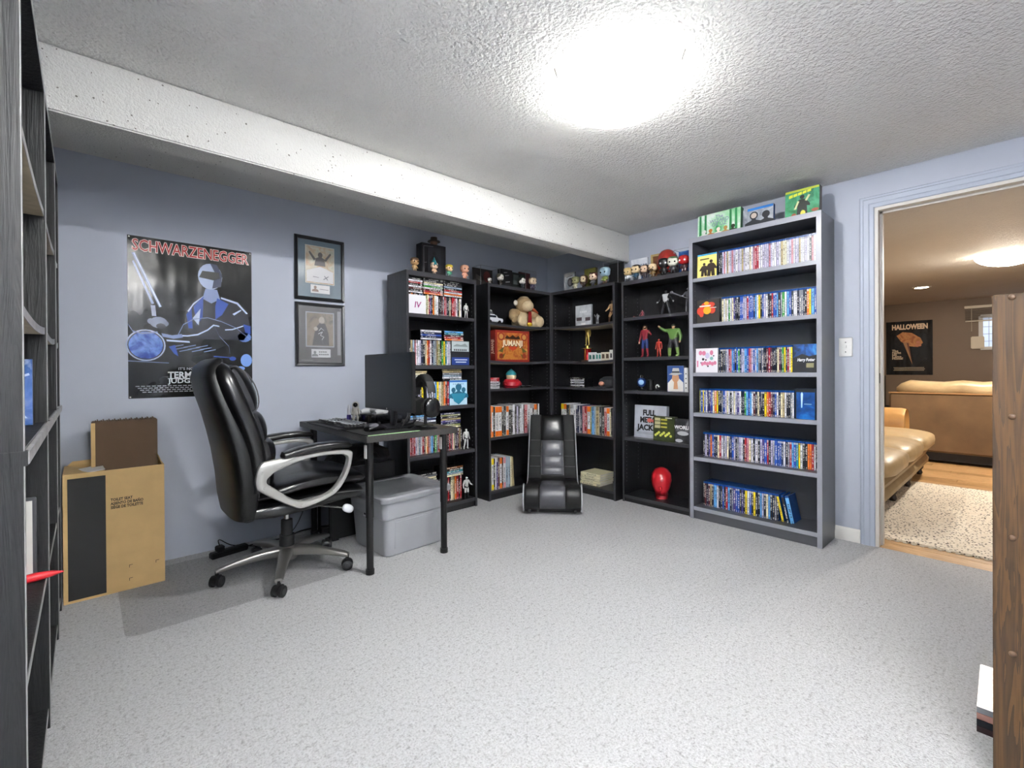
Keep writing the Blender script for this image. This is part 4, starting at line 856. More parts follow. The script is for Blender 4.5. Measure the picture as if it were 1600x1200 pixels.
# figures on the dvd shelves and the box on its top
wh = dict(head='d8d8d4', torso='d4d4d0', arm='c9c9c6', hand='2a2a2c', leg='d0d0cc', boot='c9c9c6', belt='2a2a2c')
figure('action_figure', 'small white jointed toy figure on top shelf of dvd bookcase', 'toy figure', DB, .545, .035, DT[0], .122, wh, group='white toy figures on the dvd bookcase')
figure('action_figure', 'white armoured toy figure standing on fourth shelf of dvd bookcase', 'toy figure', DB, .535, .03, DT[3], .165, dict(wh, leg='c0c0bc'), dict(kneeR=(-.1, -.02, .27), ankR=(-.14, 0, .045), toeR=(-.15, -.06, .02)), group='white toy figures on the dvd bookcase')
figure('action_figure', 'white and black armoured toy figure on bottom shelf of dvd bookcase', 'toy figure', DB, .535, .03, DT[4], .175, dict(wh, leg='d0d0cc', boot='1c1c1e', torso='b9b9b6'), dict(elL=(.2, -.02, .62), haL=(.26, -.1, .58), fiL=(.28, -.14, .57)), group='white toy figures on the dvd bookcase')
t = thing('figure_box', 'tall boxed figurine with black window frame on dvd bookcase top', 'boxed toy', DB.p(.225, .155, TOP), DB.rz)
B(0, .002, 0, .215, .085, .262).obj('carton', mat('black carton', '232225', .5), t, smooth=False); B(.05, -.0004, .045, .17, .002, .235).obj('window', mat('grey window film', '4a494d', .15), t)
art('figure', person_shape(.11, .06, .115), mt('1d1c1e'), t, y=-.0012); art('border_mark', [[(.012, .03), (.016, .03), (.016, .235), (.012, .235)], [(.012, .235), (.1, .242), (.1, .246), (.012, .239)], [(.02, .11), (.04, .114), (.04, .118), (.02, .114)]], mt('77777b'), t)
h_ = MB().ell((.125, .03, .282), (.03, .03, .03), 14, 7).obj('portrait_head', om('7a5a44'), t); MB().lathe([(.05, .29), (.048, .296), (.028, .298), (.026, .325), (.005, .328)], (.125, .03, 0), 16).obj('hat_brim', om('3a2e22'), t)
# ---------------------------------------------------------------- office chair
def office_chair():
    t = thing('office_chair', 'black leather office chair with silver loop armrests at the desk', 'chair', (.80, 2.69, 0))
    # five star base
    b = MB(); b.lathe([(.028, .062), (.050, .066), (.056, .09), (.054, .128), (.044, .138), (.03, .139)], n=24)
    base = b.obj('base_hub', SILVD, t)
    for i in range(5):
        a = math.radians(175+72*i); c, s = math.cos(a), math.sin(a); d = lambda r, z: (r*c, r*s, z)
        st = []
        for r, z, w, h in ((.035, .108, .032, .026), (.09, .112, .030, .024), (.16, .108, .026, .021), (.24, .097, .022, .017), (.305, .084, .020, .014), (.328, .079, .017, .010)):
            st.append((d(r, z), (-s*w, c*w, 0), (0, 0, h), 3.2))
        MB().loft(st, 20).obj('base_arm', SILVD, t)
        ca = a+(.9, -.5, .35, .6, 1.2)[i]; cx, cy = .322*c, .322*s; u, v = math.cos(ca), math.sin(ca)
        k = thing_part('caster', t, (cx, cy, 0)); b = MB()
        b.cyl((0, 0, .05), (0, 0, .078), .009, n=10)
        hood = [(-.026*u, -.026*v, .045)]
        b.loft([((-.017*v*q, .017*u*q, .034), (.030*u, .030*v, 0), (0, 0, .026), 2) for q in (-.62, .62)], 18)
        b.obj('fork', PLAS, k)
        for q in (-1, 1):
            p0, p1 = Vector((-v*.010*q, u*.010*q, .0275)), Vector((-v*.028*q, u*.028*q, .0275))
            MB().tube([p0, p0*1.0+(p1-p0)*.15, p0+(p1-p0)*.85, p1], [.024, .0272, .0272, .022], 20).obj('wheel', PLASM, k)
            MB().cyl(p1, p1+(p1-p0)*.05, .014, n=16).obj('hub_cap', mat('caster cap', '2a2a2c', .4), k)
    b = MB(); b.cyl((0, 0, .136), (0, 0, .195), .038, .037, 24); b.cyl((0, 0, .195), (0, 0, .275), .029, .028, 24)
    b.obj('gas_lift_cover', PLASM, t); MB().cyl((0, 0, .272), (0, 0, .345), .0145, n=16).obj('gas_lift', CHROME, t)
    b = MB(); b.loft([((-.14, 0, .352), (0, .06, 0), (0, 0, .012), 4), ((-.10, 0, .348), (0, .10, 0), (0, 0, .02), 4), ((.10, 0, .350), (0, .10, 0), (0, 0, .02), 4), ((.16, 0, .365), (0, .07, 0), (0, 0, .01), 4)], 20)
    b.obj('tilt_mechanism', PLAS, t)
    MB().tube([(.10, -.10, .352), (.17, -.20, .352), (.215, -.235, .345)], .006, 8).obj('lever', CHROME, t)
    MB().ell((.235, -.245, .338), (.032, .016, .022), 16, 9, 2.4, rot=Matrix.Rotation(.5, 3, 'Y')).obj('lever_paddle', mat('pale lever paddle', 'e4e6ea', .2), t)
    # seat, two padded layers
    S_ = lambda x, z, h, w, e=3.0: ((x, 0, z), (0, w, 0), (0, 0, h), e)
    b = MB(); b.loft([S_(-.235, .395, .02, .18), S_(-.215, .395, .045, .225), S_(-.12, .395, .055, .25), S_(0, .402, .056, .255), S_(.12, .412, .052, .255), S_(.24, .418, .046, .25), S_(.29, .414, .046, .25), S_(.312, .414, .041, .244), S_(.326, .414, .028, .235), S_(.333, .414, .010, .225)], 32)
    b.obj('seat_base', LEATH, t)
    b = MB(); b.loft([S_(-.23, .455, .015, .18), S_(-.2, .465, .03, .225), S_(-.10, .486, .040, .258), S_(.0, .504, .042, .266), S_(.1, .511, .042, .267), S_(.2, .505, .040, .264), S_(.285, .494, .037, .257), S_(.312, .492, .034, .252), S_(.328, .491, .025, .245), S_(.336, .490, .009, .235)], 32)
    b.obj('seat_cushion', LEATH, t)
    for z, pts in ((.5, [(-.2, .462), (-.10, .478), (0, .494), (.1, .501), (.2, .498), (.3, .49)]), (.42, [(-.2, .40), (-.05, .43), (.1, .436), (.25, .43), (.31, .425)])):
        for k in (-1, 1): MB().tube(smooth_open([(x, k*.257 if x > -.15 else k*.232, q) for x, q in pts], 3), .0022, 6).obj('piping', mat('seam thread', '4a4a4c', .6), t)
    # back shell: sections along its height, lateral axis y, thickness axis in x
    def BK(z, x, th, w, e=3.2, tilt=.12): return ((x, 0, z), (0, w, 0), (th*math.cos(tilt), 0, th*math.sin(tilt)), e)
    b = MB()
    b.loft([BK(.345, -.215, .03, .17), BK(.37, -.232, .055, .225), BK(.45, -.237, .062, .258), BK(.56, -.243, .064, .27), BK(.68, -.262, .062, .27), BK(.78, -.285, .06, .262), BK(.88, -.312, .058, .25), BK(.97, -.342, .056, .238), BK(1.05, -.360, .054, .225), BK(1.10, -.358, .046, .205), BK(1.128, -.345, .028, .18), BK(1.138, -.338, .010, .15)], 36)
    b.obj('backrest', mat('back shell leather', '0a0a0b', .42, bump=(60, .15, .004)), t)
    # side bolsters rolled round the front edge
    for k in (-1, 1):
        p = smooth_open([(-.335, k*.17, 1.085), (-.325, k*.215, 1.05), (-.295, k*.232, .96), (-.25, k*.24, .84), (-.215, k*.245, .73), (-.20, k*.247, .62), (-.20, k*.24, .50)], 4)
        n = len(p); MB().tube(p, [.030+.012*math.sin(math.pi*min(1, (i+2)/n)) for i in range(n)], 14).obj('side_bolster', LEATH, t)
    def pad(name, x, z, hz, th, w, tilt, m, e=2.3):
        c, s = math.cos(tilt), math.sin(tilt); st = []
        for q in (-1, -.97, -.88, -.6, -.2, .2, .6, .88, .97, 1):
            f = max(.06, (1-abs(q)**4))**.5; st.append(((x, q*w, z), (-s*hz*(.8+.2*f), 0, c*hz*(.8+.2*f)), (c*th*f, 0, s*th*f), e))
        return MB().loft(st, 24).obj(name, m, t)
    pad('headrest', -.252, .985, .128, .070, .222, .40, LEATH)
    pad('back_pad', -.190, .800, .085, .062, .225, .26, LEATH)
    pad('back_pad', -.158, .672, .078, .072, .235, .12, LEATH)
    pad('back_pad', -.160, .555, .068, .064, .235, -.02, LEATH)
    for k in (-1, 1):
        p = smooth_closed([(-.252-math.sin(.40)*.118*math.sin(q)+math.cos(.40)*.058*math.cos(q), k*.200, .985+math.cos(.40)*.118*math.sin(q)+math.sin(.40)*.058*math.cos(q)) for q in (i*math.pi/6 for i in range(12))], 2)
        MB().tube(p, .003, 6, True).obj('piping', mat('seam thread', '4a4a4c', .6), t)
        p = smooth_open([(-.345, k*.215, 1.09), (-.312, k*.236, 1.0), (-.272, k*.252, .88), (-.235, k*.263, .76), (-.212, k*.272, .62), (-.2, k*.266, .48)], 4)
        MB().tube(p, .003, 6).obj('piping', mat('seam thread', '4a4a4c', .6), t)
    # silver loop armrests
    O = [(-.219, .536), (-.219, .581), (-.199, .64), (-.147, .654), (-.01, .662), (.1, .667), (.176, .665), (.231, .655), (.241, .627), (.216, .536), (.163, .457), (.098, .423), (-.012, .399), (-.063, .416), (-.14, .465), (-.203, .513)]
    I = [(-.17, .543), (-.173, .564), (-.156, .58), (-.13, .597), (-.01, .636), (.1, .645), (.159, .642), (.189, .637), (.213, .613), (.195, .549), (.161, .497), (.115, .456), (.019, .435), (-.033, .441), (-.077, .465), (-.142, .52)]
    o2, i2 = smooth_closed([(a, 0, z) for a, z in O], 4), smooth_closed([(a, 0, z) for a, z in I], 4)
    for k in (-1, 1):
        yc = k*.285; R = []
        for p, q in zip(o2, i2):
            mid = (p+q)/2; h = (p-q)/2; r = []
            for j in range(12):
                a = 2*math.pi*j/12; cx, sy = math.cos(a), math.sin(a)
                r.append(mid+h*math.copysign(abs(cx)**.6, cx)+Vector((0, yc+.021*math.copysign(abs(sy)**.6, sy), 0)))
            R.append(r)
        arm = MB().rings(R, True).obj('armrest', SILV, t)
        for x, z in ((-.195, .600), (-.185, .528), (-.02, .418), (.135, .462)): MB().cyl((x, yc+k*.0185, z), (x, yc+k*.0235, z), .008, .006, 12).obj('bolt', SILV, arm)
        P_ = lambda x, z, w, h: ((x, yc, z), (0, w, 0), (-.12*h, 0, h), 3)
        MB().loft([P_(-.108, .664, .018, .006), P_(-.098, .668, .032, .016), P_(-.03, .682, .040, .020), (( .06, yc, .692), (0, .042, 0), (0, 0, .020), 3), ((.15, yc, .694), (0, .041, 0), (0, 0, .019), 3), ((.215, yc, .687), (0, .036, 0), (0, 0, .016), 3), ((.235, yc, .683), (0, .022, 0), (0, 0, .007), 3)], 20).obj('arm_pad', LEATH, t)
        MB().tube([(-.19, k*.2, .56), (-.195, k*.285, .565)], .018, 12).tube([(.06, k*.15, .37), (.06, k*.275, .415)], .014, 12).obj('arm_bracket', PLAS, t)
    return t
def thing_part(name, parent, loc): return link(name, None, parent, loc)
office_chair()
t = thing('chair_mat', 'translucent grey plastic chair mat lying under the office chair', 'mat', (0, 0, 0))
def rrect(x0, y0, x1, y1, r, n=5):
    out = []
    for cx, cy, a0 in ((x1-r, y1-r, 0), (x0+r, y1-r, 90), (x0+r, y0+r, 180), (x1-r, y0+r, 270)):
        for i in range(n+1): a = math.radians(a0+90*i/n); out.append((cx+r*math.cos(a), cy+r*math.sin(a)))
    return out
k = NT('clear grey plastic mat'); k.b.inputs['Base Color'].default_value = (*lin('6f6e72'), 1); k.b.inputs['Roughness'].default_value = .35
k.b.inputs['Alpha'].default_value = .09; k.b.inputs['Specular IOR Level'].default_value = .25
q = rrect(.112, 2.435, 1.075, 3.2, .05)
MB().rings([[(x, y, .001) for x, y in q], [(x, y, .004) for x, y in q]]).obj('mat', k.m, t)

# ---------------------------------------------------------------- desk and what stands on it
DX0, DY0_, DX1, DY1_, DH = 1.045, 2.232, 1.605, 3.232, .742
t = thing('desk', 'small black table desk with round steel legs against the back wall', 'desk', (DX0, DY0_, 0))
B(0, 0, DH-.034, DX1-DX0, DY1_-DY0_, DH).obj('desk_top', DESK, t, .002)
for x, y in ((.062, .105), (.535-.02, .085), (.062, .92), (.5, .92)):
    b = MB(); b.cyl((x, y, .30), (x, y, DH-.04), .021, n=20); lg = b.obj('leg', mat('black steel', '111112', .3, .2), t)
    MB().cyl((x, y, .02), (x, y, .31), .0185, n=20).obj('lower_tube', mat('black steel', '111112', .3, .2), lg)
    MB().cyl((x, y, 0), (x, y, .026), .0225, n=20).obj('foot', PLAS, lg)
    MB().cyl((x, y, DH-.041), (x, y, DH-.034), .045, n=20).obj('mount_plate', mat('black steel', '111112', .3, .2), lg)
    if y < .5: B(x-.024, y-.012, DH-.13, x-.019, y+.012, DH-.06).obj('price_tag', mat('white paper', 'e4e2de', .7), lg)
t = thing('desk_mat', 'black desk mat with thin green glowing edge on the desk', 'desk mat', (1.05, 2.235, DH))
B(0, 0, 0, .30, .88, .004).obj('mat', mat('black mat cloth', '141515', .8), t)
MB().tube([(.002, -.001, .0025), (.30, -.001, .0025)], .0014, 6).obj('glow_edge', mat('green glow', '9fc88f', .5, emit=.22), t)
MB().tube([(.10, .881, .0025), (.30, .881, .0025)], .0014, 6).obj('glow_edge', mat('green glow', '9fc88f', .5, emit=.22), t)
t = thing('keyboard', 'black keyboard with pale key legends on the desk mat', 'keyboard', (1.125, 2.745, DH+.004), 0)
B(-.068, -.225, 0, .068, .225, .014).obj('case', PLAS, t, .003)
b = MB(); b2 = MB()
for r in range(6):
    for c in range(21):
        if c in (14,) or (r == 5 and 4 < c < 9): continue
        x, y = .052-.0205*r, -.212+.0204*c; z = .014+.002*abs(2.5-r)
        b.rings([[(x-.0085, y-.0085, z), (x+.0085, y-.0085, z), (x+.0085, y+.0085, z), (x-.0085, y+.0085, z)], [(x-.006, y-.0062, z+.012), (x+.006, y-.0062, z+.012), (x+.006, y+.0062, z+.012), (x-.006, y+.0062, z+.012)]])
        b2.box(x-.0045, y-.0045, z+.012, x+.0045, y+.0045, z+.0126)
stuff(b.obj('keys', mat('key cap', '1b1b1d', .5), t, smooth=False)); stuff(b2.obj('key_legends', mat('key legend', 'c9ced2', .5), t, smooth=False))
B(-.068, -.225, .003, -.0682-.045, .225, .009).obj('wrist_rest', PLASM, t, .003)
t = thing('mouse', 'black and grey computer mouse near the desk front edge', 'mouse', (1.175, 2.405, DH+.004), .3)
MB().loft([((-.062, 0, .012), (0, .022, 0), (0, 0, .012), 2.4), ((-.05, 0, .016), (0, .032, 0), (0, 0, .016), 2.4), ((-.02, 0, .021), (0, .034, 0), (0, 0, .021), 2.2), ((.02, 0, .019), (0, .031, 0), (0, 0, .019), 2.2), ((.05, 0, .013), (0, .03, 0), (0, 0, .013), 2.4), ((.064, 0, .008), (0, .024, 0), (0, 0, .008), 2.4)], 20).obj('body', PLAS, t)
MB().ell((-.03, -.022, .030), (.034, .014, .012), 14, 7).obj('thumb_panel', mat('grey panel', '6a6a70', .3), t); MB().tube([(.03, -.004, .036), (.03, .004, .036)], .008, 12).obj('scroll_wheel', PLASM, t)
t = thing('monitor', 'black flat computer monitor turned towards the office chair', 'monitor', (1.30, 2.49, DH))
yw = .285; MZ0, MZ1 = .102, .430
B(-.012, -yw, MZ0, .012, yw, MZ1).obj('housing', PLAS, t, .003); B(-.0128, -yw+.008, MZ0+.018, -.0118, yw-.008, MZ1-.008).obj('screen', SCREEN, t)
b = MB(); b.loft([((.03, 0, .015), (0, .03, 0), (.012, 0, 0), 3), ((.035, 0, .16), (0, .035, 0), (.012, 0, 0), 3), ((.022, 0, .24), (0, .05, 0), (.012, 0, 0), 3)], 16); b.box(.008, -.09, .17, .03, .09, .33); b.obj('stand_neck', PLAS, t, .003)
B(-.09, -.12, 0, .09, .12, .012).obj('stand_foot', PLAS, t, .005); MB().cyl((-.0135, 0, MZ0+.009), (-.012, 0, MZ0+.009), .006, n=12).obj('badge', SILV, t)
t = thing('headphone_stand', 'round based black headphone stand at the desk front corner', 'stand', (1.42, 2.30, DH))
MB().lathe([(.072, 0), (.074, .006), (.06, .014), (.052, .016), (.052, .024), (.015, .027)], n=32).obj('base', PLAS, t)
MB().tube([(.02, .02, .02), (.03, .03, .12), (.025, .03, .22), (0, .02, .278), (-.01, 0, .285)], .010, 10).obj('post', PLAS, t)
t = thing('headphones', 'black over ear headphones hanging on the round stand', 'headphones', (1.42, 2.30, DH), 1.535)
arc = [(.085*math.cos(a)*1.0, 0, .20+.098*math.sin(a)) for a in (math.radians(q) for q in range(-5, 190, 13))]
b = MB(); b.loft([((x, y, z), (0, .026, 0), ((x/.09)*.006, 0, (z-.2)/.1*.006+.001), 3) for x, y, z in arc], 14); b.obj('headband', PLASM, t)
b = MB(); b.loft([((x*.90, y, z-.008), (0, .030, 0), ((x/.09)*.014, 0, (z-.2)/.1*.020+.003), 3) for x, y, z in arc[3:-3]], 14); b.obj('headband_pad', mat('headphone cushion', '101011', .75), t)
for k in (-1, 1):
    MB().ell((k*.086, 0, .125), (.024, .050, .056), 20, 11, 2.4).obj('ear_cup', mat('ear cup plastic', '0e0e10', .22), t); MB().ell((k*.060, 0, .125), (.018, .048, .054), 20, 9, 2.4).obj('ear_pad', mat('headphone cushion', '101011', .75), t)
    MB().tube([(k*.088, 0, .21), (k*.096, 0, .175), (k*.096, 0, .13)], .008, 8).obj('yoke', mat('dark steel', '4a4a50', .3, .8), t)
t = thing('astronaut_figurine', 'small white astronaut figurine with black visor behind the keyboard', 'figurine', (1.265, 2.86, DH), -.5)
sw = dict(head='c9c7c0', torso='b9b6ac', arm='b9b6ac', hand='8a8880', leg='b3b0a6', boot='a5a299')
figure('suit', '', '', None, 0, 0, 0, .125, sw, dict(BASEP, hipR=(-.08, 0, .46), hipL=(.08, 0, .46), kneeR=(-.1, -.01, .25), kneeL=(.1, -.01, .25)), bulk=1.55, parent=t)
MB().ell((0, 0, .115), (.022, .022, .022), 16, 9).obj('helmet', mat('white suit plastic', 'cfcdc6', .35), t); MB().ell((0, -.010, .116), (.016, .014, .016), 16, 9).obj('visor', mat('black visor', '08080a', .08), t); B(-.018, .014, .06, .018, .034, .105).obj('life_pack', mat('white suit plastic', 'cfcdc6', .35), t, .004)
t = thing('pen_cup', 'small violet and white bottle beside the astronaut figurine', 'bottle', (1.262, 2.955, DH))
MB().lathe([(.013, 0), (.014, .035), (.013, .048)], n=16).obj('base_band', mat('violet plastic', '3a2f7a', .35), t); MB().lathe([(.012, .048), (.012, .085), (.006, .1), (.005, .112)], n=16).obj('body', mat('white bottle', 'd4d6da', .35), t)
t = thing('router', 'black low box behind the monitor carrying a white controller', 'box', (1.40, 2.80, DH), .0)
B(-.09, -.13, .004, .09, .16, .055).obj('body', mat('gloss black', '08070a', .1), t, .006)
for x in (-.07, .07):
    for y in (-.11, .14): MB().cyl((x, y, 0), (x, y, .006), .008, n=10).obj('foot', PLASM, t)
t = thing('game_controller', 'white game controller lying on the black box behind the monitor', 'controller', (1.385, 2.80, DH+.055), .2)
b = MB(); b.loft([((0, -.07, .018), (.028, 0, 0), (0, 0, .012), 2.4), ((0, -.05, .022), (.034, 0, 0), (0, 0, .018), 2.4), ((0, 0, .022), (.03, 0, 0), (0, 0, .018), 2.4), ((0, .05, .022), (.034, 0, 0), (0, 0, .018), 2.4), ((0, .07, .018), (.028, 0, 0), (0, 0, .012), 2.4)], 18)
for k in (-1, 1): b.tube([(-.01, k*.05, .02), (-.05, k*.065, .018), (-.075, k*.07, .014)], [.022, .018, .012], 12)
b.obj('body', mat('white controller', 'd4d6d8', .35), t)
for x, y in ((.008, -.045), (-.012, .02)): MB().lathe([(.008, .036), (.006, .044), (.009, .05), (.006, .052)], (x, y, 0), 14).obj('thumb_stick', PLASM, t)
for k in range(4): MB().cyl((.008+.009*math.cos(k*math.pi/2), .045+.009*math.sin(k*math.pi/2), .036), (.008+.009*math.cos(k*math.pi/2), .045+.009*math.sin(k*math.pi/2), .043), .0035, n=10).obj('button', PLASM, t)
t = thing('phone_dock', 'dark angled phone dock between the monitor and headphone stand', 'dock', (1.40, 2.43, DH), -.6)
B(-.05, -.04, 0, .05, .04, .012).obj('base', PLASM, t, .003); b = MB(); b.prism([(-.045, .008), (-.035, .008), (.012, .082), (.002, .086)], -.03, .03); b.obj('plate', mat('dark grey plate', '3a3836', .4), t, .002)
t = thing('cable', 'tangled black cables hanging down behind the monitor', 'cable', (0, 0, 0))
for i in range(5):
    p = [(1.36, 2.50+.02*i, .95-.03*i), (1.42+.012*i, 2.46+.03*i, .86), (1.43+.02*(i % 3), 2.43+.02*i, .78), (1.46, 2.5+.03*i, DH+.004), (1.50, 2.62+.05*i, DH+.004)]
    MB().tube(smooth_open(p, 5), .0028, 6).obj('wire', PLAS, t)
# under the desk
t = thing('storage_tote', 'grey plastic storage tote with lid under the desk', 'storage box', (1.455, 2.66, 0), .05)
b = MB(); lv = ((0, .195, .185), (.01, .203, .193), (.215, .214, .207), (.225, .222, .214), (.315, .228, .22), (.325, .234, .226))
for (z0, a0, b0), (z1, a1, b1) in ((lv[0], lv[1]),): pass
b.rings([[(x, y, z) for x, y in rrect(-a, -q, a, q, .035)] for z, a, q in lv]); b.obj('tub', TOTE, t, ang=25)
b = MB(); b.rings([[(x, y, z) for x, y in rrect(-.16, -q, .16, q, .02)] for z, q in ((.045, .200), (.20, .2105))]); b.obj('front_panel', TOTE, t, ang=25)
b = MB(); b.rings([[(x, y, z) for x, y in rrect(-a, -q, a, q, .04)] for z, a, q in ((.322, .243, .235), (.345, .245, .237), (.355, .24, .232), (.357, .20, .19), (.350, .19, .18), (.350, .05, .05))]); b.obj('lid', TOTEL, t, ang=30)
for k in (-1, 1): B(k*.222, -.07, .285, k*.252, .07, .322).obj('handle', TOTE, t, .004)
q = B(-.218, -.03, .20, -.2135, .045, .265).obj('label_sticker', mat('sticker', 'c9cdd0', .5), t)
B(-.2186, -.022, .235, -.2178, .005, .258).box(-.2186, .012, .21, -.2178, .038, .222).box(-.2186, -.022, .206, -.2178, .006, .216).obj('sticker_print', INK, q)
t = thing('computer_tower', 'black computer tower case standing in shadow under the desk', 'computer', (1.345, 3.03, 0))
B(-.22, -.10, .012, .23, .10, .46).obj('case', PLAS, t, .006); B(-.226, -.095, .02, -.22, .095, .455).obj('front_panel', mat('gloss black', '08070a', .1), t, .003)
for x in (-.18, .18): B(x-.02, -.09, 0, x+.02, .09, .012).obj('foot', PLASM, t)
t = thing('backpack', 'black soft bag slumped on top of the computer tower', 'bag', (1.35, 3.02, .46))
MB().loft([((0, 0, 0), (.20, 0, 0), (0, .10, 0), 3), ((0, 0, .03), (.22, 0, 0), (0, .115, 0), 2.6), ((.01, 0, .075), (.20, 0, 0), (0, .10, 0), 2.4), ((-.02, 0, .11), (.15, 0, 0), (0, .075, 0), 2.2), ((-.03, 0, .125), (.07, 0, 0), (0, .03, 0), 2)], 24).obj('body', mat('black nylon', '0b0b0c', .8, bump=(20, .6, .02)), t)
MB().tube(smooth_open([(-.05, -.1, .06), (0, -.13, .09), (.06, -.12, .08), (.1, -.1, .03)], 4), .008, 8).obj('strap', mat('black nylon', '0b0b0c', .8), t)
t = thing('power_bar', 'black power strip with plug on the carpet behind the chair base', 'power strip', (.62, 3.16, 0), .2)
B(-.10, -.022, 0, .10, .022, .035).obj('strip', PLAS, t, .005); B(-.07, -.02, .035, -.03, .02, .065).obj('plug', PLASM, t, .004); b = MB(); b.tube(smooth_open([(.10, 0, .015), (.2, .03, .006), (.32, -.02, .006), (.45, .02, .006), (.55, .0, .006)], 5), .004, 6).obj('cord', PLAS, t)
MB().tube(smooth_open([(-.05, .0, .06), (-.04, .03, .09), (.06, .05, .02), (.25, -.06, .006), (.36, -.12, .12), (.48, -.1, .40)], 5), .003, 6).obj('cord', PLAS, t)

# ---------------------------------------------------------------- rocker chair
def rocker():
    t = thing('rocker_chair', 'black and grey floor rocker gaming chair before the corner bookcases', 'gaming chair', (2.516, 2.331, 0))
    ax = Vector((-.736, -.677, 0)); t.rotation_euler = (0, 0, math.atan2(ax.y, ax.x)+math.pi/2)   # local -y looks at the room
    prof = smooth_open([(.06, .03), (.012, .07), (-.004, .14), (.018, .185), (.07, .208), (.15, .198), (.25, .178), (.34, .178), (.405, .215), (.44, .30), (.475, .42), (.515, .54), (.55, .63), (.572, .69)], 4)
    back = smooth_open([(.12, .0), (.10, .03), (.10, .09), (.11, .13), (.14, .15), (.19, .13), (.27, .10), (.37, .085), (.47, .135), (.52, .25), (.555, .38), (.59, .50), (.62, .61), (.632, .685)], 4)
    n = len(prof)
    def wid(i):
        f = i/(n-1); return .212 if f < .3 else (.205 if f < .55 else .205-.02*(f-.55)/.45)
    def strip(name, x0, x1, o0, o1, i0, i1, m, e=3.5, crown=0.0):
        st = []; k = list(range(i0, i1+1))
        for j, i in enumerate(k):
            p = Vector((0, prof[i].x, prof[i].y)); q = Vector((0, back[i].x, back[i].y)); d = (p-q).normalized()
            f = (math.sin(math.pi*min(max((j+.15)/(len(k)-.7), 0), 1))**.35) if crown else 1
            a = p+d*(o1*f if crown else o1); b = q if o0 is None else p+d*o0
            w = wid(i); cx = (x0+x1)/2*w; hw = (x1-x0)/2*w
            st.append((tuple((a+b)/2+Vector((cx, 0, 0))), (hw, 0, 0), tuple((a-b)/2), e))
        return MB().loft(st, 24).obj(name, m, t)
    strip('shell', -1, 1, None, 0, 0, n-1, mat('black vinyl', '0e0e0f', .45))
    for k in (-1, 1):
        strip('side_panel', .47*k if k > 0 else -.96, .96 if k > 0 else -.47, -.02, .010, 30, n-1, MESHF, 4)
        strip('seat_side', .45*k if k > 0 else -.98, .98 if k > 0 else -.45, -.02, .012, 2, 27, mat('black vinyl', '0e0e0f', .45), 4)
    strip('seat_panel', -.44, .44, -.02, .016, 2, 27, LEATH2, 4)
    for a, b in ((32, 35), (35, 38), (38, 42)): strip('back_panel', -.45, .45, -.02, .026, a, b, LEATH2, 3, 1)
    strip('headrest', -.50, .50, -.02, .055, 42, n-1, LEATH, 3, 1)
    for q in (35, 38, 42):
        p = prof[q]; d = (Vector((prof[q].x-back[q].x, prof[q].y-back[q].y)).normalized())
        for k in (-1, 1): MB().tube([(k*.50*wid(q), p.x+d.x*.0105, p.y+d.y*.0105), (k*.93*wid(q), p.x+d.x*.0105, p.y+d.y*.0105)], .0015, 6).obj('stitching', mat('seam thread', '4a4a4c', .6), t)
    for k in (-1, 1):
        MB().tube([(k*wid(i)*1.0, prof[i].x*.55+back[i].x*.45, prof[i].y*.55+back[i].y*.45) for i in range(28, n)], .006, 8).obj('piping', mat('white piping', 'b9babc', .5), t)
        MB().tube(smooth_closed([(k*.213, .05+.065*math.cos(a), .125+.10*math.sin(a)) for a in (i*math.pi/5 for i in range(10))], 3), .005, 8, True).obj('piping', mat('white piping', 'b9babc', .5), t)
    b = MB()
    for k in (-1, 1):
        p = smooth_open([(k*.17, .03, .035), (k*.17, .12, .012), (k*.17, .3, .02), (k*.17, .48, .10)], 4); b.tube(p, .012, 8)
    b.obj('runner', PLASM, t)
    return t
rocker()
# ---------------------------------------------------------------- left black shelving
LT = [1.561, 1.207, .923, .47, .06]
LS = []
for nme, y0, y1, lb in (('bookcase', 1.25, 2.003, 'black oak veneer bookcase with worn edges, nearest at left edge of photo'),
                        ('bookcase', 2.005, 2.638, 'black oak veneer bookcase, middle of the three along the left wall'),
                        ('bookcase', 2.640, 2.945, 'narrow black oak bookcase next to the cardboard carton')):
    u = bookcase(nme, lb, (-.085, y0, 0), 90, y1-y0, .30, 1.938, LT, .02, .018, BWOOD, EDGE, BWOOD, RAW, sag=.012, pins=False, skip_under=(2, 3, 4)); LS.append(u)
    B(0, -.008, .901, y1-y0, 0, .925).obj('deck_edge', EDGE, u.t, .001)
    B(-.002 if y0 < 1.3 else 0, -.006, .898, .018, .30, .926).obj('deck_end', BWOOD, u.t, .001)
u = LS[0]
for z in (.74, .60, .30):
    for y in (.05, .25): MB().cyl((-.0008, y, z), (.001, y, z), .004, n=8).obj('screw_cap', mat('grey cap', '6a6a6c', .5), u.t)
t = box_item('film_box', 'blue upright game case leaning inside the left bookcase deck opening', 'game case', u, .63, .925, .150, .185, .02, cover_mat('ice blue print', ['8f9cc4', '5a78b8', '2f5a9a', 'b9c6e0'], 13, 31), mt('3a4a78'), y=.174, yaw=-math.pi/2)
art('flash', [[(.07, .11), (.145, .14), (.143, .146), (.068, .116)], [(.02, .02), (.14, .02), (.12, .05), (.05, .06)]], mt('c9d8ec'), t)
t = thing('picture_frame', 'grey frame with white and black print leaning on lower left shelf', 'frame', u.p(.685, .262, .47), u.rz-math.pi/2)
B(0, 0, 0, .24, .016, .24).obj('frame', mat('grey frame', '4c4c50', .4), t, .002); B(.008, -.001, .008, .232, .0005, .232).obj('print', mat('white print', 'e8e6e0', .5), t)
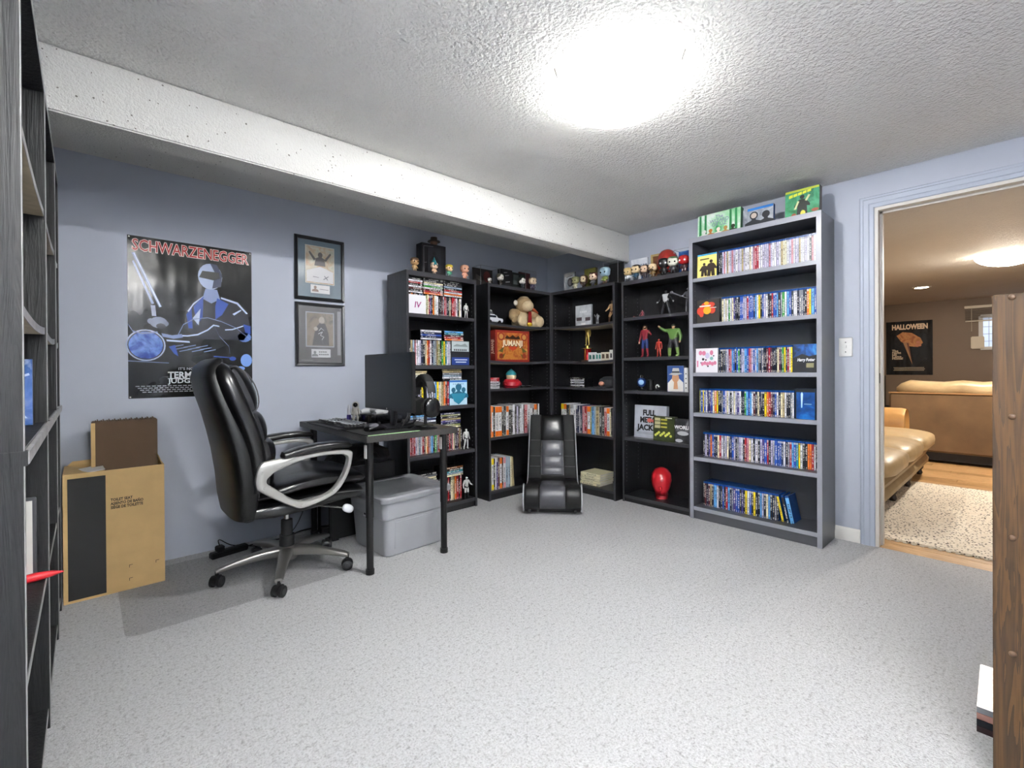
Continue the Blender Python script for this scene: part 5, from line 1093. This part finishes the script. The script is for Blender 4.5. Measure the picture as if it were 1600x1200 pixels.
art('black_shape', [[(.05, .05), (.10, .05), (.14, .20), (.05, .20)], [(.13, .05), (.19, .05), (.19, .12), (.155, .12)]], mt('17171a'), t, y=-.002)
t = thing('pennant', 'red plastic pointed flag poking out of the lower left shelf', 'flag', (-.20, 1.895, .484))
MB().tube([(0, 0, 0), (.092, .005, .006), (.125, .008, .006), (.150, .012, .004)], [.012, .0125, .0085, .0015], 10).obj('tip', mat('red plastic', 'd0202c', .4), t)
MB().tube([(-.08, -.004, 0), (0, 0, 0)], [.0125, .0125], 10).obj('handle', mat('red plastic', 'd0202c', .4), t)
t = box_item('film_case', 'white film case edge showing between the left bookcases', 'film case', LS[1], .012, LT[2]-.503, .014, .19, .135, mt('d6dadd'), mt('b9c4cc'), y=.002)

# ---------------------------------------------------------------- cartons by the back wall
t = thing('carton', 'tall open cardboard carton with black stripe and printed lettering by left wall', 'cardboard box', (-.080, 2.985, 0))
w_, d_, h_ = .378, .285, .600; e = .005
b = MB(); b.box(0, 0, 0, w_, e, h_).box(0, d_-e, 0, w_, d_, h_).box(0, e, 0, e, d_-e, h_).box(w_-e, e, 0, w_, d_-e, h_).box(e, e, 0, w_-e, d_-e, e); b.obj('carton_wall', CARD, t)
for nme, ps in (('flap', [((e, .01, h_-.002), (e, d_-.01, h_-.002), (.15, d_-.02, h_-.03), (.15, .02, h_-.012))]), ('flap', [((w_-.006, .01, h_-.002), (w_-.006, d_-.01, h_-.002), (w_-.02, d_-.01, h_+.045), (w_-.02, .03, h_+.04))]),
                ('flap', [((.01, d_-.006, h_), (w_-.01, d_-.006, h_), (w_-.02, d_-.001, h_+.03), (.03, d_-.001, h_+.02))]), ('flap', [((.02, e, h_-.004), (w_-.03, e, h_-.004), (w_-.05, .12, h_-.05), (.12, .13, h_-.06))])):
    q = [Vector(p) for p in ps[0]]; nrm = (q[1]-q[0]).cross(q[3]-q[0]).normalized()*.002
    MB().rings([[p-nrm for p in q], [p+nrm for p in q]]).obj(nme, CARD, t, smooth=False)
B(.016, -.0008, .012, .150, .0002, h_-.022).obj('black_stripe', INK, t, smooth=False)
text('TOILET SEAT\nASIENTO DE BAÑO\nSIÈGE DE TOILETTE', .0185, INK, t, (.168, -.0012, .435), bold=.03, align='LEFT', lead=1.0, wide=.125)
b = MB()
for x, z in ((.235, .12), (.235, .055), (.34, .115)): b.box(x, -.0008, z, x+.014, .0002, z+.002).box(x, -.0008, z-.012, x+.002, .0002, z)
b.obj('corner_mark', INK, t, smooth=False)
t = thing('carton', 'smaller dark brown carton standing inside the tall cardboard carton', 'cardboard box', (.022, 3.12, .26), 0)
B(0, 0, 0, .262, .09, .565).obj('carton_wall', CARDD, t, .003); B(-.002, -.002, 0, .014, .0, .56).obj('fold_strip', CARD, t); b = MB()
for i in range(34): b.box(.006+.0074*i, .01, .565, .010+.0074*i, .05, .567+.004*((i*7) % 3))
stuff(b.obj('torn_edge', CARDD, t, smooth=False))
t = thing('paper_sheet', 'white folded paper lying in the open carton top', 'paper', (-.06, 3.02, .585), 0)
MB().rings([[(0, 0, 0), (.13, .02, .012), (.12, .14, .02), (-.005, .12, .004)], [(0, 0, .003), (.13, .02, .015), (.12, .14, .023), (-.005, .12, .007)]]).obj('sheet', mat('white paper', 'e4e2de', .7), t, smooth=False)

# ---------------------------------------------------------------- wall posters and frames
def poster_black(name, hexa, rough):
    k = NT(name); cc = k.coord(); n = k.noise(cc, 3.5, 3); k.ln(k.ramp(n, [(.35, '0f0f10'), (.7, hexa)]), k.b.inputs['Base Color'])
    k.b.inputs['Roughness'].default_value = rough; k.b.inputs['Specular IOR Level'].default_value = .28; k.bump(k.noise(k.coord((5, 5, 2)), 1.0, 2), .5, .03); return k.m
t = thing('poster', 'large black film poster with red outlined title and blue lit motorcycle rider', 'poster', (.175, YA-.0015, .928))
PW, PH = .608, .896
MB().box(0, 0, 0, PW, .001, PH).obj('sheet', poster_black('poster black', '232321', .16), t, smooth=False)
text('SCHWARZENEGGER', .088, mt('e8c8c0', .2), t, (PW/2, -.0012, PH-.052), wide=.575, bold=.045); text('SCHWARZENEGGER', .088, mt('a01c1c', .2), t, (PW/2, -.0020, PH-.052), wide=.566, bold=.006)
pb, pw, pd, px = mt('2f4fa8', .2), mt('c4d2ee', .2), mt('16161a', .2), mt('7f8fb8', .2)
art('rider_jacket', [[(.255, .40), (.265, .50), (.30, .555), (.355, .60), (.44, .60), (.53, .575), (.585, .51), (.600, .40), (.56, .34), (.32, .34)]], mt('1d1f2a', .2), t)
art('lapel', [[(.30, .53), (.35, .595), (.345, .47), (.315, .42)], [(.41, .54), (.42, .59), (.48, .56), (.445, .49), (.41, .46)], [(.265, .48), (.29, .53), (.295, .40), (.275, .40)], [(.56, .44), (.60, .43), (.60, .38), (.57, .39)]], pb, t, y=-.0012)
art('jacket_highlight', [[(.27, .50), (.30, .55), (.35, .597), (.345, .588), (.30, .538), (.276, .495)], [(.44, .598), (.53, .573), (.585, .508), (.575, .506), (.525, .562), (.44, .588)], [(.50, .50), (.545, .53), (.55, .525), (.51, .492)], [(.295, .46), (.335, .52), (.325, .42)]], pw, t, y=-.0018)
art('neck', [[(.345, .58), (.36, .64), (.42, .64), (.435, .585), (.39, .555)]], mt('8b9cc6', .2), t, y=-.0012)
art('helmet', [disc((.385, .715), .062, 20, 1.25)], mt('a9b6d4', .2), t, y=-.0018); art('helmet_shade', [[(.395, .645), (.44, .66), (.447, .73), (.42, .79), (.385, .795), (.41, .74)]], mt('3c435c', .2), t, y=-.0024); art('visor', [[(.328, .705), (.40, .695), (.435, .71), (.43, .745), (.345, .745)]], pd, t, y=-.003)
art('steel_bar', [[(.018, .80), (.032, .805), (.150, .515), (.138, .51)], [(.02, .755), (.028, .76), (.115, .53), (.105, .525)]], px, t); art('bar_shine', [[(.026, .80), (.030, .802), (.146, .515), (.142, .513)]], pw, t, y=-.0012)
art('glove', [disc((.135, .425), .040, 14, .8), disc((.10, .43), .016), disc((.165, .42), .016), [(.105, .46), (.125, .46), (.12, .52), (.10, .52)]], mt('8088a0', .2), t); art('glove_shade', [disc((.145, .405), .022, 12, .7)], mt('23242c', .2), t, y=-.0012)
art('headlamp_rim', [disc((.078, .295), .088, 28)], mt('b4c0dc', .2), t); art('headlamp_gap', [disc((.078, .295), .081, 28)], mt('15161c', .2), t, y=-.0012)
art('headlamp', [disc((.078, .295), .076, 28)], cover_mat('blue lamp print', ['0c1230', '1f3f9a', '6f98e6', 'e4eefc'], 9, 3, .15), t, y=-.0018)
def strip2(p, w): return [[(a[0]-w*.3, a[1]+w), (b[0]-w*.3, b[1]+w), (b[0]+w*.3, b[1]-w), (a[0]+w*.3, a[1]-w)] for a, b in zip(p, p[1:])]
for p, w, m_ in (([(.225, .36), (.25, .42), (.30, .455), (.37, .468), (.44, .45), (.52, .415), (.60, .345)], .0022, px), ([(.215, .355), (.27, .355), (.32, .365), (.37, .395), (.40, .425), (.43, .42)], .004, pw), ([(.405, .42), (.43, .36), (.48, .30), (.485, .255)], .002, px),
                 ([(.15, .355), (.20, .345), (.245, .355)], .010, px), ([(.17, .325), (.28, .32)], .005, pw), ([(.46, .40), (.50, .405), (.56, .43)], .003, pw), ([(.0, .41), (.02, .37), (.06, .36), (.13, .37)], .004, px)):
    art('chrome_line', strip2(p, w), m_, t, y=-.0024)
art('engine_glint', [[(.19+.02*i, .285-.012*(i % 3)), (.25+.02*i, .30-.012*(i % 3)), (.25+.02*i, .305-.012*(i % 3)), (.19+.02*i, .290-.012*(i % 3))] for i in range(9)], px, t); art('blue_glint', [[(.18, .29), (.21, .30), (.225, .235), (.205, .25)], [(.38, .19), (.43, .20), (.42, .185)], disc((.50, .225), .018, 12, .7), [(.40, .24), (.50, .232), (.50, .228), (.40, .234)]], pb, t, y=-.0012)
art('blue_tank', [disc((.575, .215), .032, 16, 1.25), disc((.545, .165), .022, 12, .6)], mt('7ea6ec', .2), t); art('cuff', [disc((.565, .36), .038, 14, .8)], mt('5a78b8', .2), t)
art('plate_line', [[(.0, .205), (.18, .195), (.18, .198), (.0, .209)]], px, t)
text("IT'S NOTHING PERSONAL.", .020, mt('c9ccd4', .2), t, (.355, -.0012, .163), wide=.26, bold=.01)
text('TERMINATOR 2', .050, mt('dcdfe4', .2), t, (.335, -.0012, .126), wide=.32, bold=.03); text('JUDGMENT DAY', .036, mt('dcdfe4', .2), t, (.335, -.0012, .092), wide=.32, bold=.02); art('title_rule', [[(.175, .105), (.495, .105), (.495, .109), (.175, .109)]], mt('dcdfe4', .2), t)
art('credit_line', [[(.03+.024*i+.01*r, .064-.011*r), (.048+.024*i+.01*r, .064-.011*r), (.048+.024*i+.01*r, .069-.011*r), (.03+.024*i+.01*r, .069-.011*r)] for r in range(4) for i in range(22-4*r)], mt('9a9aa0', .2), t)
for x, z in ((.008, PH-.008), (PW-.008, PH-.01), (.008, .008), (PW-.01, .02)): MB().lathe([(.004, 0), (.003, .002)], n=8).obj('pin', WHITE, t, loc=(x, -.0005, z), rot=(math.pi/2, 0, 0))
def frame(label, x0, z0, x1, z1, fm, mm):
    t = thing('picture_frame', label, 'frame', (x0, YA-.0015, z0)); w, h = x1-x0, z1-z0; f = .022
    b = MB(); R = []
    for q, y in ((0, 0), (0, -.016), (.004, -.022), (f-.005, -.018), (f, -.010), (f, 0)): R.append([(q, y, q), (w-q, y, q), (w-q, y, h-q), (q, y, h-q)])
    b.rings(R, True).obj('frame', fm, t, smooth=False)
    B(f-.002, -.006, f-.002, w-f+.002, -.001, h-f+.002).obj('mat_board', mm, t, smooth=False)
    g = NT('picture glass'); g.b.inputs['Base Color'].default_value = (1, 1, 1, 1); g.b.inputs['Roughness'].default_value = .03; g.b.inputs['Alpha'].default_value = .10; g.b.inputs['Specular IOR Level'].default_value = .9
    B(f-.001, -.0122, f-.001, w-f+.001, -.0112, h-f+.001).obj('glass', g.m, t, smooth=False); return t, w, h
t, w, h = frame('black picture frame with teal mat and pale print, upper of the two', 1.039, 1.560, 1.376, 1.992, mat('black frame', '121317', .3), mt('3f6274'))
B(.070, -.008, .115, .268, -.006, .375).obj('print_border', mt('d8d4c2'), t, smooth=False); B(.074, -.0086, .119, .264, -.008, .371).obj('print', cover_mat('sepia picture', ['8d9a8a', 'c9c3a8', 'b98a54', 'd8d6cc'], 9, 41), t, smooth=False)
art('figure_print', [[(.13, .24), (.205, .24), (.20, .29), (.17, .305), (.14, .29)], [(.14, .285), (.10, .335), (.092, .326), (.128, .272)], [(.198, .285), (.238, .338), (.246, .328), (.208, .272)]]+[disc((.17, .315), .016, 12, 1.2)], mt('3d342a'), t, y=-.0094)
art('white_ground', [[(.078, .125), (.26, .125), (.26, .205), (.17, .235), (.078, .20)]], mt('dcdcdc'), t, y=-.0094); art('ink_mark', [[(.19, .15), (.225, .175), (.228, .171), (.193, .146)], [(.195, .172), (.22, .145), (.223, .149), (.198, .176)], [(.12, .16), (.16, .158), (.16, .161), (.12, .164)]], mt('4a4a5a'), t, y=-.0102)
B(.105, -.0086, .05, .235, -.006, .108).obj('name_card', mt('e8e8e6'), t, smooth=False); art('portrait_sketch', bust(.135, .06, .045), mt('8a6a58'), t, y=-.0094); art('signature', [[(.165, .078), (.225, .076), (.225, .079), (.165, .081)]], mt('3a3a3e'), t, y=-.0094)
t, w, h = frame('grey black picture frame with dark mat and dark portrait, lower of the two', 1.041, 1.110, 1.377, 1.540, mat('charcoal frame', '2c2d30', .3), mt('3c3c3f'))
B(.068, -.008, .13, .262, -.006, .37).obj('print_border', mt('a4a8b2'), t, smooth=False); B(.075, -.0086, .137, .255, -.008, .363).obj('print', cover_mat('brown drape picture', ['3a3028', '7d6c58', '8f8474', '2c2620'], 8, 47), t, smooth=False)
art('coat_print', [[(.11, .14), (.225, .14), (.222, .22), (.20, .29), (.165, .30), (.14, .27), (.125, .22)]], mt('1b1a1a'), t, y=-.0094); art('face_print', [disc((.175, .315), .020, 12, 1.25), disc((.135, .255), .014)], mt('b9aea0'), t, y=-.0094)
art('signature', [q for p in ([(.15, .22), (.18, .235), (.165, .21), (.19, .20), (.175, .18), (.185, .15)], [(.155, .24), (.17, .26), (.19, .245)]) for q in strip2(p, .002)], mt('d8d8dc'), t, y=-.0102)
B(.285, -.0075, .075, .308, -.006, .385).obj('side_strip', mt('8f9094'), t, smooth=False); B(.105, -.0086, .058, .235, -.006, .115).obj('name_card', mt('d4d6da'), t, smooth=False)
art('portrait_sketch', bust(.128, .065, .042), mt('6a6a70'), t, y=-.0094); art('name_bar', [[(.155+.014*i, .092-.018*r), (.165+.014*i, .092-.018*r), (.165+.014*i, .100-.018*r), (.155+.014*i, .100-.018*r)] for r in range(2) for i in range(4+r)], mt('3a3a44'), t, y=-.0094)
art('small_photo', [[(.028, .05), (.085, .05), (.085, .12), (.028, .12)]], mt('2a2a24'), t, y=-.0070); art('caption_bar', [[(.04, .036), (.115, .036), (.115, .040), (.04, .040)]], mt('8a8a8c'), t, y=-.0070)
B(.20, -.0002, 0, .212, .0008, .010).obj('wall_hook', CHROME, t)

# ---------------------------------------------------------------- oak shelf at the right edge
t = thing('wooden_shelf', 'stained oak shelf with round screw caps at right edge of photo', 'shelf', (1.72, -.27, 0))
sp = B(0, 0, 0, .022, .329, 1.255).obj('side_panel', OAK, t, .002); B(.76, 0, 0, .782, .329, 1.255).obj('side_panel', OAK, t, .002)
OAK2 = wood_mat('stained oak shelf', '2a1a07', '4d3313', (.7, 16, 16), .5, .3, 3.0, 6)
for z in (.035, .335, .635, .938, 1.238): B(.022, .006, z-.009, .76, .325, z+.009).obj('shelf', OAK2, t, .001)
for z in (.045, .349, .641, .946, 1.246):
    for y in (.294, .04): MB().lathe([(.0075, 0), (.0072, .002), (.005, .0042), (.001, .005)], n=14).obj('screw_cap', mat('brown cap', '4a3422', .4), sp, loc=(0, y, z), rot=(0, -math.pi/2, 0))
for i, (c, lb) in enumerate((('3a2a2e', 'dark red spined magazine, bottom of the floor stack by the oak shelf'), ('20242c', 'black spined magazine, third down in floor stack by the oak shelf'), ('b98a80', 'pink spined magazine, second down in floor stack by the oak shelf'), ('9a9da2', 'clear fronted flat case on top of floor stack by the oak shelf'))):
    t = thing('magazine', lb, 'magazine', (1.93+.004*i, -.12, .018*i), .01*(i-1)); b = B(.004, .003, .002, .28, .217, .016); b.obj('pages', PAPER, t, smooth=False)
    MB().box(0, 0, 0, .284, .22, .0022).box(0, 0, .0152, .284, .22, .0174).box(0, .0, .0022, .0025, .22, .0152).obj('cover', mt(c, .25), t, smooth=False)
    if i == 3: art('cover_print', [[(.012, .012), (.272, .012), (.272, .208), (.012, .208)]], cover_mat('magazine print', ['3a3a40', 'b98a70', 'd8d0c8', '6a4a40'], 12, 51), link('print_panel', None, t, (0, 0, .0178), (math.radians(-90), 0, 0)), y=-.0004, th=.0004)
# ---------------------------------------------------------------- the next room
FX = 10.2
fl_ = sbox('floor', FLOORW, XB, -2.6, -.09, FX, 2.7, -.012)
x = XB+.0; i = 0; pm = None
rr = random.Random(3); plk = [FLOORW, wood_mat('floor wood pale', 'ab8456', 'c9a272', (8, .8, 8), .35, .05), wood_mat('floor wood deep', '947044', 'b58e5e', (8, .8, 8), .35, .05)]
b0 = {}
while x < FX-.05:
    cuts = [-2.6, rr.uniform(-1.6, -.6), rr.uniform(.1, 1.2), 2.7]
    for a, c in zip(cuts, cuts[1:]):
        lim = (DY0+.018, DY1-.018) if x < XB+.12 else (a, c)
        a2, c2 = max(a, lim[0]), min(c, lim[1])
        if c2-a2 > .05: struct(B(x+.001, a2+.001, -.012, x+.119, c2-.001, 0).obj('plank', rr.choice(plk), fl_, .0015, 1))
    x += .12
ZF = 2.15
sbox('ceiling', POP3, XB+.12, -2.6, ZF, FX, 2.7, ZF+.15)
sbox('wall_back', BROWN, FX, -2.6, -.08, FX+.1, 2.7, ZC+.1)
sbox('wall_left', BROWN, XB+.12, 2.7, -.08, FX+.1, 2.8, ZC+.1); sbox('wall_front', BROWN, XB+.12, -2.7, -.08, FX+.1, -2.6, ZC+.1)
bowl_lamp('ceiling_lamp', 'white glass bowl lamp on the ceiling of the next room', 6.45, .115, ZF-.003, .235, .115, FAR_LAMP, 'fff5e8')
t = thing('recessed_light', 'small round recessed ceiling light in the next room', 'lamp', (8.3, .945, ZF))
MB().lathe([(.075, -.001), (.10, -.001), (.10, -.006), (.078, -.008)], n=28, cap=False).obj('trim_ring', WHITE, t); MB().lathe([(.074, -.002), (.02, -.0025)], n=24).obj('diffuser', mat('recessed glow', 'fff4e4', .5, emit=25), t)
t = thing('recessed_light', 'recessed ceiling light above the seat of the tan sectional sofa', 'lamp', (4.7, 1.75, ZF))
MB().lathe([(.075, -.001), (.10, -.001), (.10, -.006), (.078, -.008)], n=28, cap=False).obj('trim_ring', WHITE, t); MB().lathe([(.074, -.002), (.02, -.0025)], n=24).obj('diffuser', mat('recessed glow bright', 'fff5e8', .5, emit=160), t)
t = thing('rug', 'cream woven rug with dark dots on the wooden floor next door', 'rug', (0, 0, 0)); B(3.70, -1.5, 0, 5.72, .86, .012).obj('weave', rug_mat(), t, .004)
t2 = MB()
for i in range(60): t2.box(3.685, -1.5+.039*i, .001, 3.70, -1.48+.039*i, .005)
stuff(t2.obj('fringe', mat('rug fringe', 'd8cfbe', 1), t, smooth=False))
# tan sofa whose front runs away from the doorway
TAN = mat('tan leather', 'b39a72', .42, var=.18, vs=5, bump=(9, .25, .02)); TAND = mat('tan leather base', '9a8562', .5, var=.15, vs=5, bump=(9, .25, .02)); TANO = mat('orange tan leather', 'b5884e', .38, var=.12, vs=6)
t = thing('sofa', 'tan leather sofa with bulging seat cushions beside the doorway', 'sofa', (3.98, .66, .012))
L = 2.25
b = MB(); rr_ = lambda x, s: [(x, .03+s*.02, .10), (x, -.005+s*.02, .13), (x, -.012+s*.02, .17), (x, .012+s*.015, .205), (x, .006+s*.015, .225), (x, -.008+s*.015, .25), (x, .01+s*.02, .29), (x, .85, .30), (x, .85, .10)]
b.rings([rr_(0, 1.5), rr_(.03, .3), rr_(L*.5, 0), rr_(L-.03, .3), rr_(L, 1.5)]); b.obj('base', TAND, t)
def cushion(x0, x1):
    st = []
    for f in (0, .02, .08, .25, .5, .75, .92, .98, 1):
        q = max(.05, 1-abs(2*f-1)**6)**.5; x = x0+(x1-x0)*f
        st.append(((x, .36-.0*q, .365), (0, .40*(.9+.1*q)+.03*q, 0), (0, 0, .085*q+.012), 3.4))
    return MB().loft(st, 32).obj('seat_cushion', TAN, t)
for a in (0, .75, 1.5): cushion(a+.005, a+.745)
B(.0, .80, .28, L, 1.05, .80).obj('sofa_back', TAN, t, .06, 4)
for a in (0, .75, 1.5): B(a+.02, .62, .46, a+.73, .86, .86).obj('back_cushion', TAN, t, .07, 4)
MB().loft([((L+.10, .20, .44), (.13, 0, 0), (0, 0, .16), 2.4), ((L+.10, .18, .44), (.16, 0, 0), (0, 0, .19), 2.3), ((L+.10, .22, .44), (.17, 0, 0), (0, 0, .20), 2.3), ((L+.10, 1.0, .44), (.17, 0, 0), (0, 0, .20), 2.3)], 28).obj('arm_roll', TANO, t)
B(L-.04, .2, .08, L+.24, 1.0, .42).obj('arm_panel', TAND, t, .03, 3)
for x_ in (.05, .78, 1.45, 2.15):
    MB().lathe([(.018, 0), (.028, .02), (.02, .05), (.034, .075), (.03, .105)], (x_, .06, 0), 14).obj('bun_foot', mat('dark wood foot', '2a1c12', .4), t)
# brown sofa seen from behind
SUE = mat('brown suede', '6e5539', .85, var=.22, vs=4)
t = thing('sofa', 'brown suede sofa seen from behind with pillows along its back', 'sofa', (7.05, -1.0, 0))
B(0, 0, .12, .22, 2.10, .785).obj('sofa_back', SUE, t, .02, 3); B(-.006, -.004, .772, .03, 2.104, .79).obj('top_welt', mat('tan welt', 'a88052', .7), t, .006)
B(.22, .0, .12, 1.0, 2.1, .44).obj('seat_base', SUE, t, .03); B(.22, 0, .44, 1.0, .2, .64).box(.22, 1.9, .44, 1.0, 2.1, .64).obj('arm', SUE, t, .04)
for y_ in (.06, 2.0): B(.04, y_, 0, .10, y_+.06, .12).obj('foot', INK, t)
B(.03, .05, .03, .9, 2.05, .12).obj('under_frame', INK, t)
for y0, y1, dz in ((.02, .98, .02), (1.0, 2.05, 0)):
    MB().loft([((.17+.02*math.sin(9*q), y0+(y1-y0)*q, .83+dz+.012*math.sin(17*q)), (.12*f, 0, 0), (0, 0, .095*f), 2.5) for q, f in ((0, .25), (.04, .75), (.15, .95), (.3, 1), (.45, .93), (.6, .96), (.75, .9), (.88, .95), (.96, .7), (1, .25))], 24).obj('back_pillow', TAN, t)
# poster, window, blind and speakers on the far wall
t = thing('poster', 'black poster with pale HALLOWEEN title on the brown wall', 'poster', (FX-.002, 1.625, .955), math.radians(-90))
B(0, 0, 0, .60, .001, .90).obj('sheet', poster_black('poster black warm', '1f1a14', .25), t, smooth=False)
text('HALLOWEEN', .115, mt('e8c8a4'), t, (.31, -.0012, .80), wide=.46, bold=.05)
text('The\nNight\nHE\nCame\nHome!', .052, mt('d8c0a0'), t, (.08, -.0012, .34), bold=.03, align='LEFT', lead=.62)
art('orange_gourd', [[(.14, .66), (.22, .72), (.34, .70), (.45, .61), (.48, .53), (.42, .46), (.30, .48), (.20, .56)]], cover_mat('gourd print', ['5a2a14', 'a8602c', 'c98a4a', '7d3a1c'], 9, 61), t)
art('stem_taper', [[(.22, .56), (.30, .53), (.345, .17)], ], mt('a8784a'), t, y=-.0012); art('gourd_rib', [disc((.42, .54), .028, 10, .8), disc((.40, .49), .024, 10, .8), disc((.44, .49), .02)], mt('c47a56'), t, y=-.0018); art('stem_shade', [[(.27, .54), (.30, .53), (.342, .20)]], mt('6a3a24'), t, y=-.0018)
art('credit_line', [[(.10+.018*i+.01*(r % 2), .115-.022*r), (.114+.018*i+.01*(r % 2), .115-.022*r), (.114+.018*i+.01*(r % 2), .127-.022*r), (.10+.018*i+.01*(r % 2), .127-.022*r)] for r in range(3) for i in range(22)], mt('a89880'), t)
q = struct(link('window_1', None, None, (FX, 0, 0)))
wy0, wy1, wz0, wz1 = -.42, .475, 1.36, 1.86
for bx in ((wy0, wz0-.02, wy1, wz0+.03), (wy0, wz1-.03, wy1, wz1+.02), (wy0-.02, wz0, wy0+.03, wz1), (wy1-.03, wz0, wy1+.02, wz1)): struct(B(-.03, bx[0], bx[1], 0, bx[2], bx[3]).obj('window_frame', JAMB, q, .003))
struct(B(-.006, wy0+.03, wz0+.03, -.001, wy1-.03, wz1-.03).obj('pane', mat('daylight pane', 'c4d6f0', .2, emit=.30), q, smooth=False))
b = MB()
for k in range(8): b.box(-.016, wy0+.03+.11*k, wz0+.03, -.010, wy0+.036+.11*k, wz1-.03)
for z in (1.47, 1.58, 1.69): b.box(-.016, wy0+.03, z, -.010, wy1-.03, z+.006)
struct(b.obj('muntin', mat('blue grey bar', '7f8fa8', .5), q, smooth=False)); struct(B(-.022, wy0-.03, wz0-.01, -.002, wy0+.0, wz0+.1).obj('latch_plate', JAMB, q, .003))
B(-.06, .43, wz0+.0, -.03, .58, wz0+.19).obj('crank_cover', mat('cream plastic', 'd8cbb2', .5), q, .01); 
t = thing('window_blind', 'raised slatted blind hanging above the small basement window', 'blind', (FX-.035, -.45, 1.79))
B(-.03, 0, .195, .02, 1.10, .235).obj('headrail', mat('cream plastic', 'd8cbb2', .5), t, .003); 
for k in range(11): B(-.022, .01, .012+.016*k, .012, 1.09, .016+.016*k).obj('slat', mat('taupe slat', '8a7862', .5), t)
B(-.022, .01, -.01, .012, 1.09, .006).obj('bottom_rail', mat('cream plastic', 'd8cbb2', .5), t); b = MB()
for y_ in (.75, 1.02): b.tube([(-.024, y_, .2), (-.024, y_, -.16)], .003, 6)
b.obj('cord', mat('cream plastic', 'd8cbb2', .5), t)
t = thing('speaker', 'black floor speaker in the far corner behind the sofas', 'speaker', (9.75, 1.76, 0)); B(-.13, -.18, .45, .13, .14, .95).obj('cabinet', PLAS, t, .006); B(-.133, -.16, .47, -.13, .12, .93).obj('grille', MESHF, t)
B(-.2, -.30, 0, .2, .3, .45).obj('plinth_box', PLASM, t, .004)
t = thing('wall_speaker', 'small black speaker mounted below the ceiling in the far room', 'speaker', (10.0, 1.70, 2.02)); MB().loft([((0, 0, 0), (.06, 0, 0), (0, .07, 0), 4), ((-.02, 0, .11), (.07, 0, 0), (0, .08, 0), 4)], 20).obj('cabinet', PLAS, t); B(.05, -.02, .03, FX-10.0-.0, .02, .07).obj('bracket', PLASM, t)
t = thing('ottoman', 'dark recliner top with tan cushion edge behind the sofa arm', 'ottoman', (6.55, 1.22, 0)); B(0, 0, 0, .42, .5, .50).obj('body', mat('dark leather', '1c1a1c', .35), t, .05, 3); MB().loft([((.05+.3*q, .25, .545), (0, .22, 0), (0, 0, .045*f), 2.6) for q, f in ((0, .3), (.1, .9), (.5, 1), (.9, .9), (1, .3))], 20).obj('cushion', mat('grey pad', '6a6a70', .6), t)
